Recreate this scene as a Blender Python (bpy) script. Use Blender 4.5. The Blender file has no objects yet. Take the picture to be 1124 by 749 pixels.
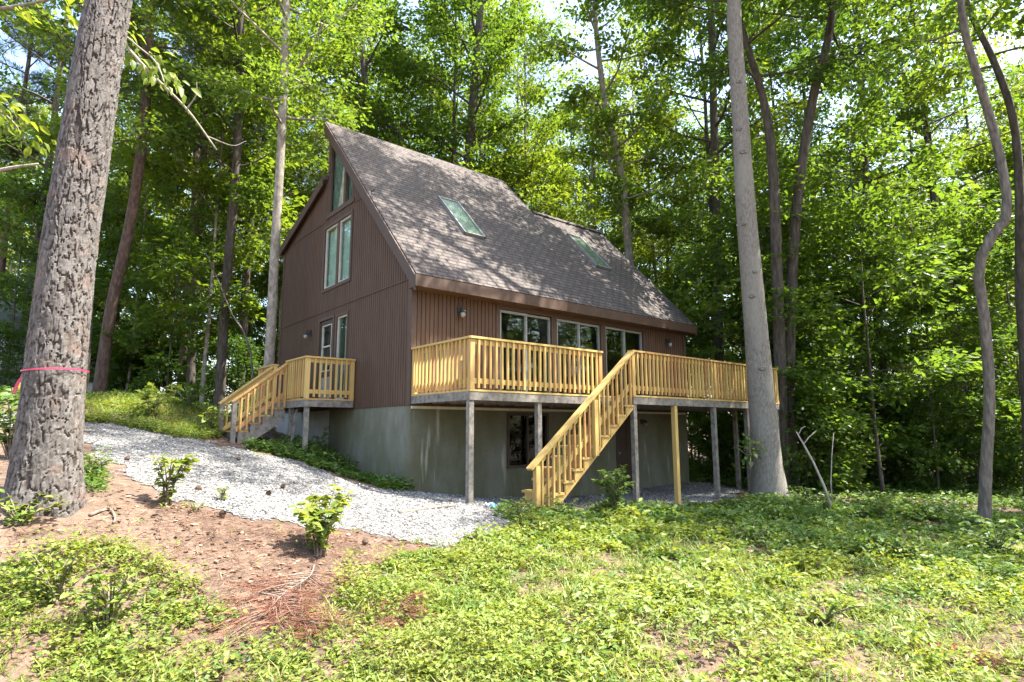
import bpy, math, random
import numpy as np
from mathutils import Vector

# ---------------------------------------------------------------- camera, sky, sun, exposure
S = bpy.context.scene
COL = S.collection
R = math.radians
CAM = np.array([-5.489, -9.568, -0.444])
YAW, PITCH, ROLL, FPX = R(50.437), R(8.462), R(-0.158), 651.18
FWD = np.array([math.cos(YAW) * math.cos(PITCH), math.sin(YAW) * math.cos(PITCH), math.sin(PITCH)])
RGT = np.array([math.sin(YAW), -math.cos(YAW), 0.0])
UPV = np.cross(RGT, FWD)
RGT, UPV = RGT * math.cos(ROLL) + UPV * math.sin(ROLL), -RGT * math.sin(ROLL) + UPV * math.cos(ROLL)
cam = bpy.data.objects.new('camera', bpy.data.cameras.new('camera'))
COL.objects.link(cam)
cam.data.sensor_width = 36.0
cam.data.lens = FPX * 36.0 / 1124.0
cam.data.clip_start = 0.05
cam.data.clip_end = 2000.0
from mathutils import Matrix
_m = Matrix(((RGT[0], UPV[0], -FWD[0], CAM[0]), (RGT[1], UPV[1], -FWD[1], CAM[1]),
             (RGT[2], UPV[2], -FWD[2], CAM[2]), (0, 0, 0, 1)))
cam.matrix_world = _m
S.camera = cam

SUN_DIR = Vector((0.69, -0.72, 0.0)).normalized()
SUN_ELEV = R(61)
SUN_VEC = Vector((SUN_DIR.x * math.cos(SUN_ELEV), SUN_DIR.y * math.cos(SUN_ELEV), math.sin(SUN_ELEV)))
W = bpy.data.worlds.new('World')
S.world = W
W.use_nodes = True
nt = W.node_tree
bg = nt.nodes['Background']
sky = nt.nodes.new('ShaderNodeTexSky')
sky.sky_type = 'NISHITA'
sky.sun_disc = False
sky.sun_elevation = SUN_ELEV
sky.sun_rotation = math.atan2(SUN_DIR.x, SUN_DIR.y)
sky.dust_density = 3.0
sky.air_density = 1.2
bg.inputs['Strength'].default_value = 0.15
nt.links.new(sky.outputs[0], bg.inputs[0])
sun = bpy.data.objects.new('sun', bpy.data.lights.new('sun', 'SUN'))
COL.objects.link(sun)
sun.data.energy = 5.0
sun.data.angle = R(0.55)
sun.data.color = (1.0, 0.95, 0.86)
sun.rotation_euler = SUN_VEC.to_track_quat('Z', 'Y').to_euler()
S.view_settings.view_transform = 'Standard'
S.view_settings.look = 'None'
S.view_settings.exposure = 2.15
S.view_settings.gamma = 1.0
S.view_settings.use_curve_mapping = False
S.render.engine = 'CYCLES'
S.cycles.max_bounces = 7
S.cycles.diffuse_bounces = 4
S.cycles.glossy_bounces = 3
S.cycles.transmission_bounces = 4
S.cycles.transparent_max_bounces = 8
S.cycles.use_denoising = True
S.cycles.sample_clamp_indirect = 8.0

# ---------------------------------------------------------------- helpers
def ray(x, y):
    return FWD + RGT * (x - 562.0) / FPX - UPV * (y - 374.5) / FPX

def at(x, y, d):
    return CAM + ray(x, y) * d

def obj_from(name, me, parent=None):
    o = bpy.data.objects.new(name, me)
    COL.objects.link(o)
    if parent is not None:
        o.parent = parent
    return o

def tag(o, label=None, cat=None, group=None, kind=None):
    if label: o['label'] = label
    if cat: o['category'] = cat
    if group: o['group'] = group
    if kind: o['kind'] = kind
    return o

def thing(name, label, cat, loc=(0, 0, 0), group=None):
    o = bpy.data.objects.new(name, None)
    COL.objects.link(o)
    o.location = loc
    o.empty_display_size = 0.2
    return tag(o, label, cat, group)

def root_loc(o):
    v = Vector((0, 0, 0))
    while o is not None:
        v += o.location
        o = o.parent
    return v

class MB:
    """collects shapes; build() links them as ONE mesh object"""
    def __init__(s):
        s.v, s.f = [], []
    def quad(s, *p):
        n = len(s.v)
        s.v += [tuple(map(float, q)) for q in p]
        s.f.append(tuple(range(n, n + len(p))))
        return s
    def frame_box(s, c, ax, ay, az):
        """box centred c with half-axis vectors"""
        c, ax, ay, az = map(np.asarray, (c, ax, ay, az))
        n = len(s.v)
        for k in (-1, 1):
            for i, j in ((-1, -1), (1, -1), (1, 1), (-1, 1)):
                s.v.append(tuple(c + ax * i + ay * j + az * k))
        for f in ((3, 2, 1, 0), (4, 5, 6, 7), (0, 1, 5, 4), (1, 2, 6, 5), (2, 3, 7, 6), (3, 0, 4, 7)):
            s.f.append(tuple(n + q for q in f))
        return s
    def box(s, x0, x1, y0, y1, z0, z1):
        return s.frame_box(((x0 + x1) / 2, (y0 + y1) / 2, (z0 + z1) / 2), ((x1 - x0) / 2, 0, 0), (0, (y1 - y0) / 2, 0), (0, 0, (z1 - z0) / 2))
    def bar(s, a, b, w, h, up=(0, 0, 1)):
        """rectangular bar from a to b; w sideways, h along up"""
        a, b, up = np.array(a, float), np.array(b, float), np.array(up, float)
        d = b - a
        L = np.linalg.norm(d)
        d = d / L
        side = np.cross(d, up)
        side /= np.linalg.norm(side)
        u = np.cross(side, d)
        return s.frame_box((a + b) / 2, d * L / 2, side * w / 2, u * h / 2)
    def prism(s, poly, off):
        """polygon (3d points) extruded by the vector off"""
        n = len(s.v)
        m = len(poly)
        off = np.array(off, float)
        s.v += [tuple(p) for p in poly] + [tuple(np.array(p, float) + off) for p in poly]
        s.f.append(tuple(range(n, n + m))[::-1])
        s.f.append(tuple(range(n + m, n + 2 * m)))
        for i in range(m):
            j = (i + 1) % m
            s.f.append((n + i, n + j, n + m + j, n + m + i))
        return s
    def tube(s, pts, rad, n=8, cap=True, wob=0.0, rng=None):
        pts = [np.array(p, float) for p in pts]
        base = len(s.v)
        m = len(pts)
        ref = np.array((1.0, 0.13, 0.0))
        d0 = pts[-1] - pts[0]
        if abs(d0[0]) > 0.8 * np.linalg.norm(d0):
            ref = np.array((0.1, 1.0, 0.0))
        for i, p in enumerate(pts):
            d = pts[min(i + 1, m - 1)] - pts[max(i - 1, 0)]
            d /= max(np.linalg.norm(d), 1e-9)
            a = np.cross(d, ref)
            a /= max(np.linalg.norm(a), 1e-9)
            b = np.cross(a, d)
            for k in range(n):
                t = 2 * math.pi * k / n
                r = rad[i] * (1 + (rng.uniform(-wob, wob) if wob else 0))
                s.v.append(tuple(p + (a * math.cos(t) + b * math.sin(t)) * r))
        for i in range(m - 1):
            for k in range(n):
                k2 = (k + 1) % n
                s.f.append((base + i * n + k, base + i * n + k2, base + (i + 1) * n + k2, base + (i + 1) * n + k))
        if cap:
            s.f.append(tuple(base + k for k in range(n))[::-1])
            s.f.append(tuple(base + (m - 1) * n + k for k in range(n)))
        return s
    def lathe(s, c, prof, n=12):
        c = np.array(c, float)
        return s.tube([c + np.array((0, 0, z)) for r, z in prof], [r for r, z in prof], n)
    def mesh(s, name, m, off=(0, 0, 0), smooth=False):
        me = bpy.data.meshes.new(name)
        off = np.array(off)
        me.from_pydata([tuple(np.array(v) - off) for v in s.v], [], s.f)
        if m: me.materials.append(m)
        if smooth:
            me.polygons.foreach_set('use_smooth', [True] * len(me.polygons))
        me.update()
        return me
    def build(s, name, m, parent=None, smooth=False):
        off = root_loc(parent) if parent is not None else (0, 0, 0)
        return obj_from(name, s.mesh(name, m, off, smooth), parent)

def np_mesh(name, verts, faces, m, smooth=False):
    """verts (N,3), faces (M,k) arrays"""
    me = bpy.data.meshes.new(name)
    verts = np.ascontiguousarray(verts, dtype=np.float32)
    faces = np.ascontiguousarray(faces, dtype=np.int32)
    M, k = faces.shape
    me.vertices.add(len(verts))
    me.vertices.foreach_set('co', verts.ravel())
    me.loops.add(M * k)
    me.loops.foreach_set('vertex_index', faces.ravel())
    me.polygons.add(M)
    me.polygons.foreach_set('loop_start', np.arange(0, M * k, k, dtype=np.int32))
    me.polygons.foreach_set('use_smooth', np.full(M, smooth))
    if m: me.materials.append(m)
    me.update(calc_edges=True)
    me.validate()
    return me

def catmull(P, n):
    P = np.array(P, float)
    Q = np.vstack([2 * P[0] - P[1], P, 2 * P[-1] - P[-2]])
    out = []
    for i in range(1, len(Q) - 2):
        for k in range(n):
            t = k / n
            a, b, c, d = Q[i - 1], Q[i], Q[i + 1], Q[i + 2]
            out.append(0.5 * (2 * b + (c - a) * t + (2 * a - 5 * b + 4 * c - d) * t * t + (3 * b - a - 3 * c + d) * t ** 3))
    out.append(P[-1])
    return np.array(out)

_tab = np.random.default_rng(5).random(65536)
def _h(ix, iy):
    return _tab[(ix * 7919 + iy * 104729 + 12345) & 65535]
def vnoise(x, y):
    ix, iy = np.floor(x).astype(np.int64), np.floor(y).astype(np.int64)
    fx, fy = x - ix, y - iy
    fx, fy = fx * fx * (3 - 2 * fx), fy * fy * (3 - 2 * fy)
    return (_h(ix, iy) * (1 - fx) + _h(ix + 1, iy) * fx) * (1 - fy) + (_h(ix, iy + 1) * (1 - fx) + _h(ix + 1, iy + 1) * fx) * fy
def fbm(x, y, o=4):
    s, a, n = 0, 0.5, 0
    for i in range(o):
        s = s + a * vnoise(x * 2 ** i + 17.3 * i, y * 2 ** i - 9.1 * i)
        n += a
        a *= 0.5
    return s / n

# ---------------------------------------------------------------- materials
class NB:
    def __init__(s, name):
        s.m = bpy.data.materials.new(name)
        s.m.use_nodes = True
        s.t = s.m.node_tree
        s.p = s.t.nodes['Principled BSDF']
        s.out = s.t.nodes['Material Output']
    def n(s, typ, props=None, **ins):
        d = s.t.nodes.new(typ)
        for k, v in (props or {}).items(): setattr(d, k, v)
        for k, v in ins.items():
            key = int(k[1:]) if k[0] == '_' and k[1:].isdigit() else k.replace('_', ' ')
            sock = d.inputs[key]
            if isinstance(v, bpy.types.NodeSocket): s.t.links.new(v, sock)
            else: sock.default_value = v
        return d
    def set(s, name, v):
        if isinstance(v, bpy.types.NodeSocket): s.t.links.new(v, s.p.inputs[name])
        else: s.p.inputs[name].default_value = v
    def coord(s, kind='Object', scale=(1, 1, 1), rot=(0, 0, 0)):
        c = s.n('ShaderNodeTexCoord')
        mp = s.n('ShaderNodeMapping', Vector=c.outputs[kind], Scale=scale, Rotation=rot)
        return mp.outputs[0]
    def noise(s, vec, scale, detail=4, rough=0.6):
        return s.n('ShaderNodeTexNoise', Vector=vec, Scale=scale, Detail=detail, Roughness=rough).outputs[0]
    def ramp(s, fac, stops):
        r = s.n('ShaderNodeValToRGB', Fac=fac)
        e = r.color_ramp.elements
        while len(e) < len(stops): e.new(0.5)
        for i, (p, c) in enumerate(stops):
            e[i].position = p
            e[i].color = tuple(c) + (1,) if len(c) == 3 else c
        return r.outputs[0]
    def mix(s, fac, a, b, mode='MIX'):
        d = s.n('ShaderNodeMix', {'data_type': 'RGBA', 'blend_type': mode})
        for sock, v in ((d.inputs[0], fac), (d.inputs[6], a), (d.inputs[7], b)):
            if isinstance(v, bpy.types.NodeSocket): s.t.links.new(v, sock)
            else: sock.default_value = (tuple(v) + (1,) if isinstance(v, (tuple, list)) and len(v) == 3 else v)
        return d.outputs[2]
    def math(s, op, a, b=0.0):
        d = s.n('ShaderNodeMath', {'operation': op})
        for sock, v in ((d.inputs[0], a), (d.inputs[1], b)):
            if isinstance(v, bpy.types.NodeSocket): s.t.links.new(v, sock)
            else: sock.default_value = v
        return d.outputs[0]
    def bump(s, height, strength=0.5, dist=0.02):
        b = s.n('ShaderNodeBump', Height=height, Strength=strength, Distance=dist)
        s.t.links.new(b.outputs[0], s.p.inputs['Normal'])

def plain(name, c, rough=0.6, metal=0.0, var=0.15):
    b = NB(name)
    v = b.noise(b.coord(), 6.0)
    lo, hi = [x * (1 - var) for x in c], [min(1, x * (1 + var)) for x in c]
    b.set('Base Color', b.ramp(v, [(0.3, lo), (0.7, hi)]))
    b.set('Roughness', rough)
    b.set('Metallic', metal)
    return b.m

def leaf_mat(name, c1, c2, c3, trans=0.42, rough=0.42, objvar=0.5, spec=0.35, patch=None):
    b = NB(name)
    g = b.n('ShaderNodeNewGeometry')
    o = b.n('ShaderNodeObjectInfo')
    f = b.math('MULTIPLY_ADD', g.outputs['Random Per Island'], 1.0 - objvar)
    f.node.inputs[2].default_value = 0.0
    f2 = b.math('MULTIPLY', o.outputs['Random'], objvar)
    f = b.math('ADD', f, f2)
    col = b.ramp(f, [(0.0, c1), (0.5, c2), (1.0, c3)])
    if patch:
        pn = b.noise(b.coord(), 1.1, 4)
        col = b.mix(b.ramp(pn, [(0.46, (0, 0, 0)), (0.62, (0.5, 0.5, 0.5))]), col, patch)
    b.set('Base Color', col)
    b.set('Roughness', rough)
    b.set('Specular IOR Level', spec)
    tc = b.mix(1.0, col, (1.5, 1.35, 0.55), 'MULTIPLY')
    tr = b.n('ShaderNodeBsdfTranslucent', Color=tc)
    mx = b.n('ShaderNodeMixShader', _0=trans, _1=b.p.outputs[0], _2=tr.outputs[0])
    b.t.links.new(mx.outputs[0], b.out.inputs[0])
    return b.m

def siding_mat():
    b = NB('brown_stained_siding')
    c = b.coord(scale=(1, 1, 0.25))
    v = b.noise(c, 5.0, 5)
    v2 = b.noise(b.coord(scale=(6, 6, 0.5)), 6.0, 4)
    col = b.ramp(v, [(0.3, (0.064, 0.033, 0.0175)), (0.72, (0.100, 0.054, 0.029))])
    col = b.mix(b.math('MULTIPLY', v2, 0.5), col, (0.070, 0.034, 0.017))
    b.set('Base Color', col)
    b.set('Roughness', 0.75)
    b.bump(v2, 0.25, 0.01)
    return b.m

def trim_mat():
    b = NB('brown_painted_trim')
    v = b.noise(b.coord(scale=(3, 3, 3)), 4.0, 5)
    b.set('Base Color', b.ramp(v, [(0.3, (0.054, 0.029, 0.017)), (0.7, (0.080, 0.043, 0.025))]))
    b.set('Roughness', 0.6)
    b.bump(v, 0.12, 0.01)
    return b.m

def shingle_mat(pitch):
    b = NB('brown_asphalt_shingles')
    vec = b.coord(rot=(-pitch, 0, 0))
    nz = b.n('ShaderNodeTexNoise', Vector=vec, Scale=9.0)
    br = b.n('ShaderNodeTexBrick', {'offset': 0.37, 'offset_frequency': 2, 'squash': 1.0}, Vector=vec,
             Color1=(0.122, 0.097, 0.084, 1), Color2=(0.066, 0.053, 0.048, 1), Mortar=(0.022, 0.019, 0.018, 1), Scale=1.0)
    br.inputs['Mortar Size'].default_value = 0.020
    br.inputs['Mortar Smooth'].default_value = 0.2
    br.inputs['Brick Width'].default_value = 0.24
    br.inputs['Row Height'].default_value = 0.135
    col = b.mix(0.22, br.outputs[0], b.ramp(b.noise(vec, 1.3, 5), [(0.3, (0.078, 0.062, 0.055)), (0.7, (0.112, 0.09, 0.079))]))
    gr = b.noise(vec, 160.0, 2)
    col = b.mix(0.5, col, b.mix(1.0, col, b.ramp(gr, [(0.35, (0.45, 0.45, 0.45)), (0.7, (1.7, 1.65, 1.6))]), 'MULTIPLY'))
    b.set('Base Color', col)
    b.set('Roughness', 0.85)
    # each course rises toward its lower edge: a saw tooth down the slope
    sx = b.n('ShaderNodeSeparateXYZ', Vector=vec)
    saw = b.math('FRACT', b.math('DIVIDE', sx.outputs[1], 0.135))
    h = b.math('ADD', b.math('MULTIPLY', br.outputs[1], -0.5), b.math('MULTIPLY', saw, -0.8))
    h = b.math('ADD', h, b.math('MULTIPLY', gr, 0.35))
    b.bump(h, 0.9, 0.03)
    return b.m

def wood_new():
    b = NB('new_yellow_pine_lumber')
    o = b.n('ShaderNodeObjectInfo')
    c = b.coord(scale=(9, 9, 1.4))
    v = b.noise(c, 3.0, 5)
    f = b.math('ADD', b.math('MULTIPLY', o.outputs['Random'], 0.55), b.math('MULTIPLY', v, 0.55))
    col = b.ramp(f, [(0.12, (0.51, 0.36, 0.12)), (0.45, (0.45, 0.295, 0.09)), (0.66, (0.43, 0.27, 0.085)), (0.80, (0.36, 0.18, 0.06)), (0.95, (0.26, 0.11, 0.04))])
    k = b.noise(b.coord(scale=(1, 1, 1)), 9.0, 2)
    col = b.mix(b.ramp(k, [(0.69, (0, 0, 0)), (0.76, (0.7, 0.7, 0.7))]), col, (0.16, 0.07, 0.025))
    b.set('Base Color', col)
    b.set('Roughness', 0.65)
    b.bump(v, 0.12, 0.01)
    return b.m

def wood_old():
    b = NB('weathered_grey_lumber')
    o = b.n('ShaderNodeObjectInfo')
    v = b.noise(b.coord(scale=(4, 4, 4)), 2.6, 6, 0.7)
    v2 = b.noise(b.coord(scale=(1.0, 1.0, 12)), 3.0, 5)
    col = b.ramp(v, [(0.32, (0.05, 0.043, 0.036)), (0.45, (0.15, 0.135, 0.115)), (0.7, (0.28, 0.255, 0.215))])
    col = b.mix(b.math('MULTIPLY', v2, 0.4), col, (0.13, 0.105, 0.08))
    b.set('Base Color', col)
    b.set('Roughness', 0.85)
    b.bump(v2, 0.3, 0.01)
    return b.m

def concrete_mat():
    b = NB('stained_parged_concrete')
    vec = b.coord()
    v = b.noise(vec, 2.2, 6)
    fine = b.noise(vec, 40.0, 3)
    col = b.ramp(v, [(0.3, (0.31, 0.30, 0.265)), (0.7, (0.46, 0.45, 0.41))])
    # green algae stain and painted under-deck shade on the long wall, pale lime runs
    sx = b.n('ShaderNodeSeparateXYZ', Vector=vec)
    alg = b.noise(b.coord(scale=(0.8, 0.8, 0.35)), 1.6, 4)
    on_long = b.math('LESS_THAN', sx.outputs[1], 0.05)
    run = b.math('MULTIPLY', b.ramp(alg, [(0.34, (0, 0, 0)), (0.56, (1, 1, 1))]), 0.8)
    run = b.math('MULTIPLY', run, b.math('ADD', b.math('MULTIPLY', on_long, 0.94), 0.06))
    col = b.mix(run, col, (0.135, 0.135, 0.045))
    col = b.mix(b.math('MULTIPLY', on_long, 0.72), col, (0.068, 0.066, 0.036))  # under-deck shade and algae tone painted over the whole long wall
    wet = b.noise(b.coord(scale=(2.4, 2.4, 0.28)), 1.5, 3)
    col = b.mix(b.math('MULTIPLY', b.ramp(wet, [(0.60, (0, 0, 0)), (0.70, (1, 1, 1))]), 0.6), col, (0.47, 0.45, 0.40))
    dark = b.noise(b.coord(scale=(3, 3, 0.25)), 2.0, 4)
    col = b.mix(b.math('MULTIPLY', b.ramp(dark, [(0.58, (0, 0, 0)), (0.72, (1, 1, 1))]), 0.45), col, (0.13, 0.12, 0.10))
    col = b.mix(0.25, col, b.mix(1.0, col, b.ramp(fine, [(0.3, (0.6, 0.6, 0.6)), (0.7, (1.4, 1.4, 1.4))]), 'MULTIPLY'))
    b.set('Base Color', col)
    b.set('Roughness', 0.9)
    b.bump(b.math('ADD', fine, v), 0.3, 0.01)
    return b.m

def glass_mat(name='window_glass', tint=(0.80, 0.88, 0.84), ior=1.55):
    b = NB(name)
    b.t.nodes.remove(b.p)
    gl = b.n('ShaderNodeBsdfGlossy', Color=(0.9, 0.95, 0.93, 1), Roughness=0.22 if 'sky' in name else 0.01)
    tr = b.n('ShaderNodeBsdfTransparent', Color=tint + (1,))
    nb = b.n('ShaderNodeBump', Height=b.noise(b.coord(), 1.4, 1), Strength=0.08, Distance=0.02)
    b.t.links.new(nb.outputs[0], gl.inputs['Normal'])
    lw = b.n('ShaderNodeLayerWeight', Blend=0.5)
    f0 = ((ior - 1) / (ior + 1)) ** 2
    fr = b.math('MULTIPLY_ADD', b.math('POWER', lw.outputs['Facing'], 5.0), 1 - f0)
    fr.node.inputs[2].default_value = f0
    mx = b.n('ShaderNodeMixShader', _0=fr, _1=tr.outputs[0], _2=gl.outputs[0])
    b.t.links.new(mx.outputs[0], b.out.inputs[0])
    return b.m

def bark_mat(name, c1, c2, c3, scale=1.0, stretch=0.25, bump=0.6, lichen=None):
    b = NB(name)
    vec = b.coord(scale=(1, 1, stretch))
    v = b.noise(vec, 14.0 * scale, 5, 0.65)
    big = b.noise(b.coord(scale=(1, 1, 0.5)), 1.6, 4)
    col = b.ramp(v, [(0.32, c1), (0.52, c2), (0.72, c3)])
    if lichen:
        col = b.mix(b.math('MULTIPLY', b.ramp(big, [(0.52, (0, 0, 0)), (0.66, (1, 1, 1))]), 0.7), col, lichen)
    b.set('Base Color', col)
    b.set('Roughness', 0.9)
    b.bump(v, bump, 0.03)
    return b.m

def pine_bark_mat():
    b = NB('pine_bark_plates')
    a = b.n('ShaderNodeAttribute', {'attribute_name': 'plate'})
    v = b.noise(b.coord(scale=(1, 1, 0.5)), 22.0, 6, 0.7)
    v2 = b.noise(b.coord(), 5.0, 4)
    plate = b.ramp(v, [(0.3, (0.05, 0.044, 0.040)), (0.5, (0.105, 0.094, 0.085)), (0.7, (0.185, 0.170, 0.157))])
    plate = b.mix(b.math('MULTIPLY', b.ramp(v2, [(0.55, (0, 0, 0)), (0.70, (1, 1, 1))]), 0.35), plate, (0.21, 0.115, 0.075))
    col = b.mix(a.outputs['Fac'], (0.034, 0.024, 0.020), plate)
    b.set('Base Color', col)
    b.set('Roughness', 0.9)
    b.bump(v, 0.5, 0.012)
    return b.m

def ground_mat():
    b = NB('leaf_litter_and_soil')
    vec = b.coord()
    v = b.noise(vec, 0.5, 6, 0.65)
    v2 = b.noise(vec, 5.0, 6, 0.7)
    v3 = b.noise(b.coord(scale=(1, 1, 1)), 45.0, 3, 0.7)
    col = b.ramp(v2, [(0.3, (0.045, 0.027, 0.018)), (0.5, (0.105, 0.064, 0.042)), (0.72, (0.19, 0.125, 0.088))])
    col = b.mix(b.ramp(v, [(0.42, (0, 0, 0)), (0.62, (0.6, 0.6, 0.6))]), col, (0.18, 0.13, 0.092))
    col = b.mix(0.55, col, b.mix(1.0, col, b.ramp(v3, [(0.3, (0.35, 0.33, 0.3)), (0.52, (1, 1, 1)), (0.72, (1.75, 1.6, 1.45))]), 'MULTIPLY'))
    b.set('Base Color', col)
    b.set('Roughness', 0.95)
    b.bump(b.math('ADD', v2, v3), 0.8, 0.03)
    return b.m

def gravel_mat():
    b = NB('crushed_grey_gravel')
    vec = b.coord()
    vo = b.n('ShaderNodeTexVoronoi', Vector=vec, Scale=58.0)
    col = b.ramp(b.n('ShaderNodeSeparateColor', Color=vo.outputs['Color']).outputs[0], [(0.0, (0.05, 0.049, 0.047)), (0.5, (0.15, 0.148, 0.143)), (1.0, (0.29, 0.284, 0.272))])
    ed = b.ramp(vo.outputs['Distance'], [(0.35, (1, 1, 1)), (0.75, (0.35, 0.34, 0.33))])
    col = b.mix(0.6, col, b.mix(1.0, col, ed, 'MULTIPLY'))
    d = b.noise(vec, 0.9, 5)
    col = b.mix(b.math('MULTIPLY', b.ramp(d, [(0.5, (0, 0, 0)), (0.7, (1, 1, 1))]), 0.35), col, (0.27, 0.22, 0.17))
    b.set('Base Color', col)
    b.set('Roughness', 0.9)
    b.bump(b.math('MULTIPLY', vo.outputs['Distance'], -1.0), 0.5, 0.015)
    return b.m

def rand_mat(name, stops, rough=0.85):
    b = NB(name)
    g = b.n('ShaderNodeNewGeometry')
    b.set('Base Color', b.ramp(g.outputs['Random Per Island'], stops))
    b.set('Roughness', rough)
    return b.m

PITCH_R = math.atan((7.382 - 2.40) / (4.419 + 0.294))
M = dict(
    siding=siding_mat(), trim=trim_mat(), shingle=shingle_mat(PITCH_R), new=wood_new(), old=wood_old(),
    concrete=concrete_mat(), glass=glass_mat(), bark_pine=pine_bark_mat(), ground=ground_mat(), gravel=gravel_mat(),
    dimglass=glass_mat('dimmed_basement_glass', (0.6, 0.65, 0.62), 1.28),  # tint and low index set to darken the pane and its reflection
    skyglass=glass_mat('skylight_glass', (0.75, 0.82, 0.75), 1.5),
    vinyl=plain('tan_window_frame', (0.42, 0.39, 0.33), 0.45),
    alum=plain('grey_aluminium_frame', (0.30, 0.30, 0.29), 0.4, 0.5),
    blind=plain('pale_vertical_blinds', (0.62, 0.64, 0.60), 0.7),
    shaft=plain('grey_green_skylight_shaft', (0.20, 0.23, 0.18), 0.8),
    white=plain('white_pvc', (0.75, 0.75, 0.73), 0.5),
    cream=plain('cream_ledger_strip', (0.55, 0.52, 0.40), 0.6),
    black=plain('black_fixture_metal', (0.02, 0.02, 0.022), 0.35),
    bulb=plain('clouded_lamp_glass', (0.22, 0.22, 0.21), 0.12),
    darkdoor=plain('dark_brown_door', (0.035, 0.018, 0.013), 0.5),
    darkframe=plain('dark_bronze_frame', (0.045, 0.026, 0.02), 0.5),
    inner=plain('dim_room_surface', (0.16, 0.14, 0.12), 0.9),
    beech=bark_mat('smooth_grey_bark', (0.12, 0.105, 0.088), (0.20, 0.178, 0.15), (0.28, 0.255, 0.218), 2.2, 0.35, 0.45, (0.235, 0.215, 0.18)),
    bark=bark_mat('brown_grey_bark', (0.03, 0.023, 0.017), (0.07, 0.056, 0.043), (0.13, 0.108, 0.087), 1.0, 0.2, 0.8),
    bark_pale=bark_mat('pale_mottled_bark', (0.13, 0.105, 0.08), (0.24, 0.21, 0.17), (0.37, 0.34, 0.29), 0.8, 0.5, 0.5),
    knot=bark_mat('dark_branch_scar', (0.10, 0.085, 0.07), (0.17, 0.15, 0.13), (0.25, 0.225, 0.20), 2.2, 0.5, 0.5),
    bark_crook=bark_mat('rough_grey_brown_bark', (0.06, 0.048, 0.038), (0.13, 0.108, 0.088), (0.22, 0.19, 0.16), 1.3, 0.22, 0.8),
    bark_red=bark_mat('reddish_pine_bark', (0.04, 0.023, 0.015), (0.095, 0.058, 0.042), (0.17, 0.115, 0.09), 1.0, 0.3, 0.9),
    dead=bark_mat('bleached_dead_wood', (0.25, 0.2, 0.16), (0.38, 0.33, 0.28), (0.5, 0.46, 0.4), 1.5, 0.3, 0.3),
    stick=bark_mat('fallen_twig_bark', (0.09, 0.065, 0.05), (0.17, 0.13, 0.10), (0.26, 0.21, 0.17), 2, 0.5, 0.4),
    leaf_a=leaf_mat('broad_leaves_mid_green', (0.052, 0.105, 0.018), (0.085, 0.155, 0.026), (0.14, 0.205, 0.04), 0.60),
    leaf_b=leaf_mat('broad_leaves_yellow_green', (0.075, 0.14, 0.018), (0.13, 0.195, 0.028), (0.19, 0.235, 0.04), 0.60),
    leaf_c=leaf_mat('broad_leaves_dark_green', (0.036, 0.082, 0.018), (0.062, 0.125, 0.026), (0.10, 0.165, 0.036), 0.55),
    needle=leaf_mat('pine_needles_green', (0.03, 0.062, 0.02), (0.05, 0.09, 0.03), (0.085, 0.12, 0.045), 0.25),
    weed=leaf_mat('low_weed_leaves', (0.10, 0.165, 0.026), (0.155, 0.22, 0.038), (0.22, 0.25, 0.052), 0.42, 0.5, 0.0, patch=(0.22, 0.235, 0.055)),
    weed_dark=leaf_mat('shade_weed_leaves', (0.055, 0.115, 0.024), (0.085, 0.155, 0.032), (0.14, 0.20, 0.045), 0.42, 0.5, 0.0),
    weed_lime=leaf_mat('lime_weed_leaves', (0.13, 0.20, 0.03), (0.19, 0.25, 0.045), (0.26, 0.28, 0.06), 0.45, 0.45, 0.0),
    grass=leaf_mat('grass_blades', (0.09, 0.15, 0.032), (0.15, 0.21, 0.045), (0.25, 0.26, 0.08), 0.35, 0.5, 0.0, patch=(0.27, 0.255, 0.085)),
    weed_big=leaf_mat('lance_shaped_leaves', (0.13, 0.19, 0.05), (0.18, 0.24, 0.065), (0.23, 0.27, 0.09), 0.40, 0.45, 0.2),
    needle_dead=rand_mat('rust_red_dead_needles', [(0, (0.085, 0.028, 0.016)), (0.5, (0.17, 0.06, 0.032)), (1, (0.27, 0.13, 0.075))]),
    litter=rand_mat('dry_leaf_litter', [(0, (0.035, 0.017, 0.01)), (0.3, (0.10, 0.048, 0.028)), (0.7, (0.23, 0.115, 0.066)), (1, (0.44, 0.31, 0.21))]),
    pebble=rand_mat('crushed_stone_chips', [(0, (0.035, 0.034, 0.032)), (0.3, (0.11, 0.108, 0.104)), (0.8, (0.24, 0.235, 0.226)), (1, (0.40, 0.39, 0.375))]),
    ribbon=plain('pink_survey_ribbon', (0.50, 0.035, 0.10), 0.45),
    cone=plain('brown_pine_cone_scales', (0.10, 0.06, 0.04), 0.85),
    wrap_b=plain('blue_plastic_film', (0.05, 0.22, 0.60), 0.3),
    wrap_w=plain('white_plastic_film', (0.8, 0.8, 0.8), 0.3),
    far_wall=plain('pale_siding_far', (0.62, 0.62, 0.60), 0.7),
    far_roof=plain('grey_roof_far', (0.22, 0.21, 0.21), 0.8),
    yellow=plain('yellow_plastic', (0.65, 0.42, 0.03), 0.5),
)

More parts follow.
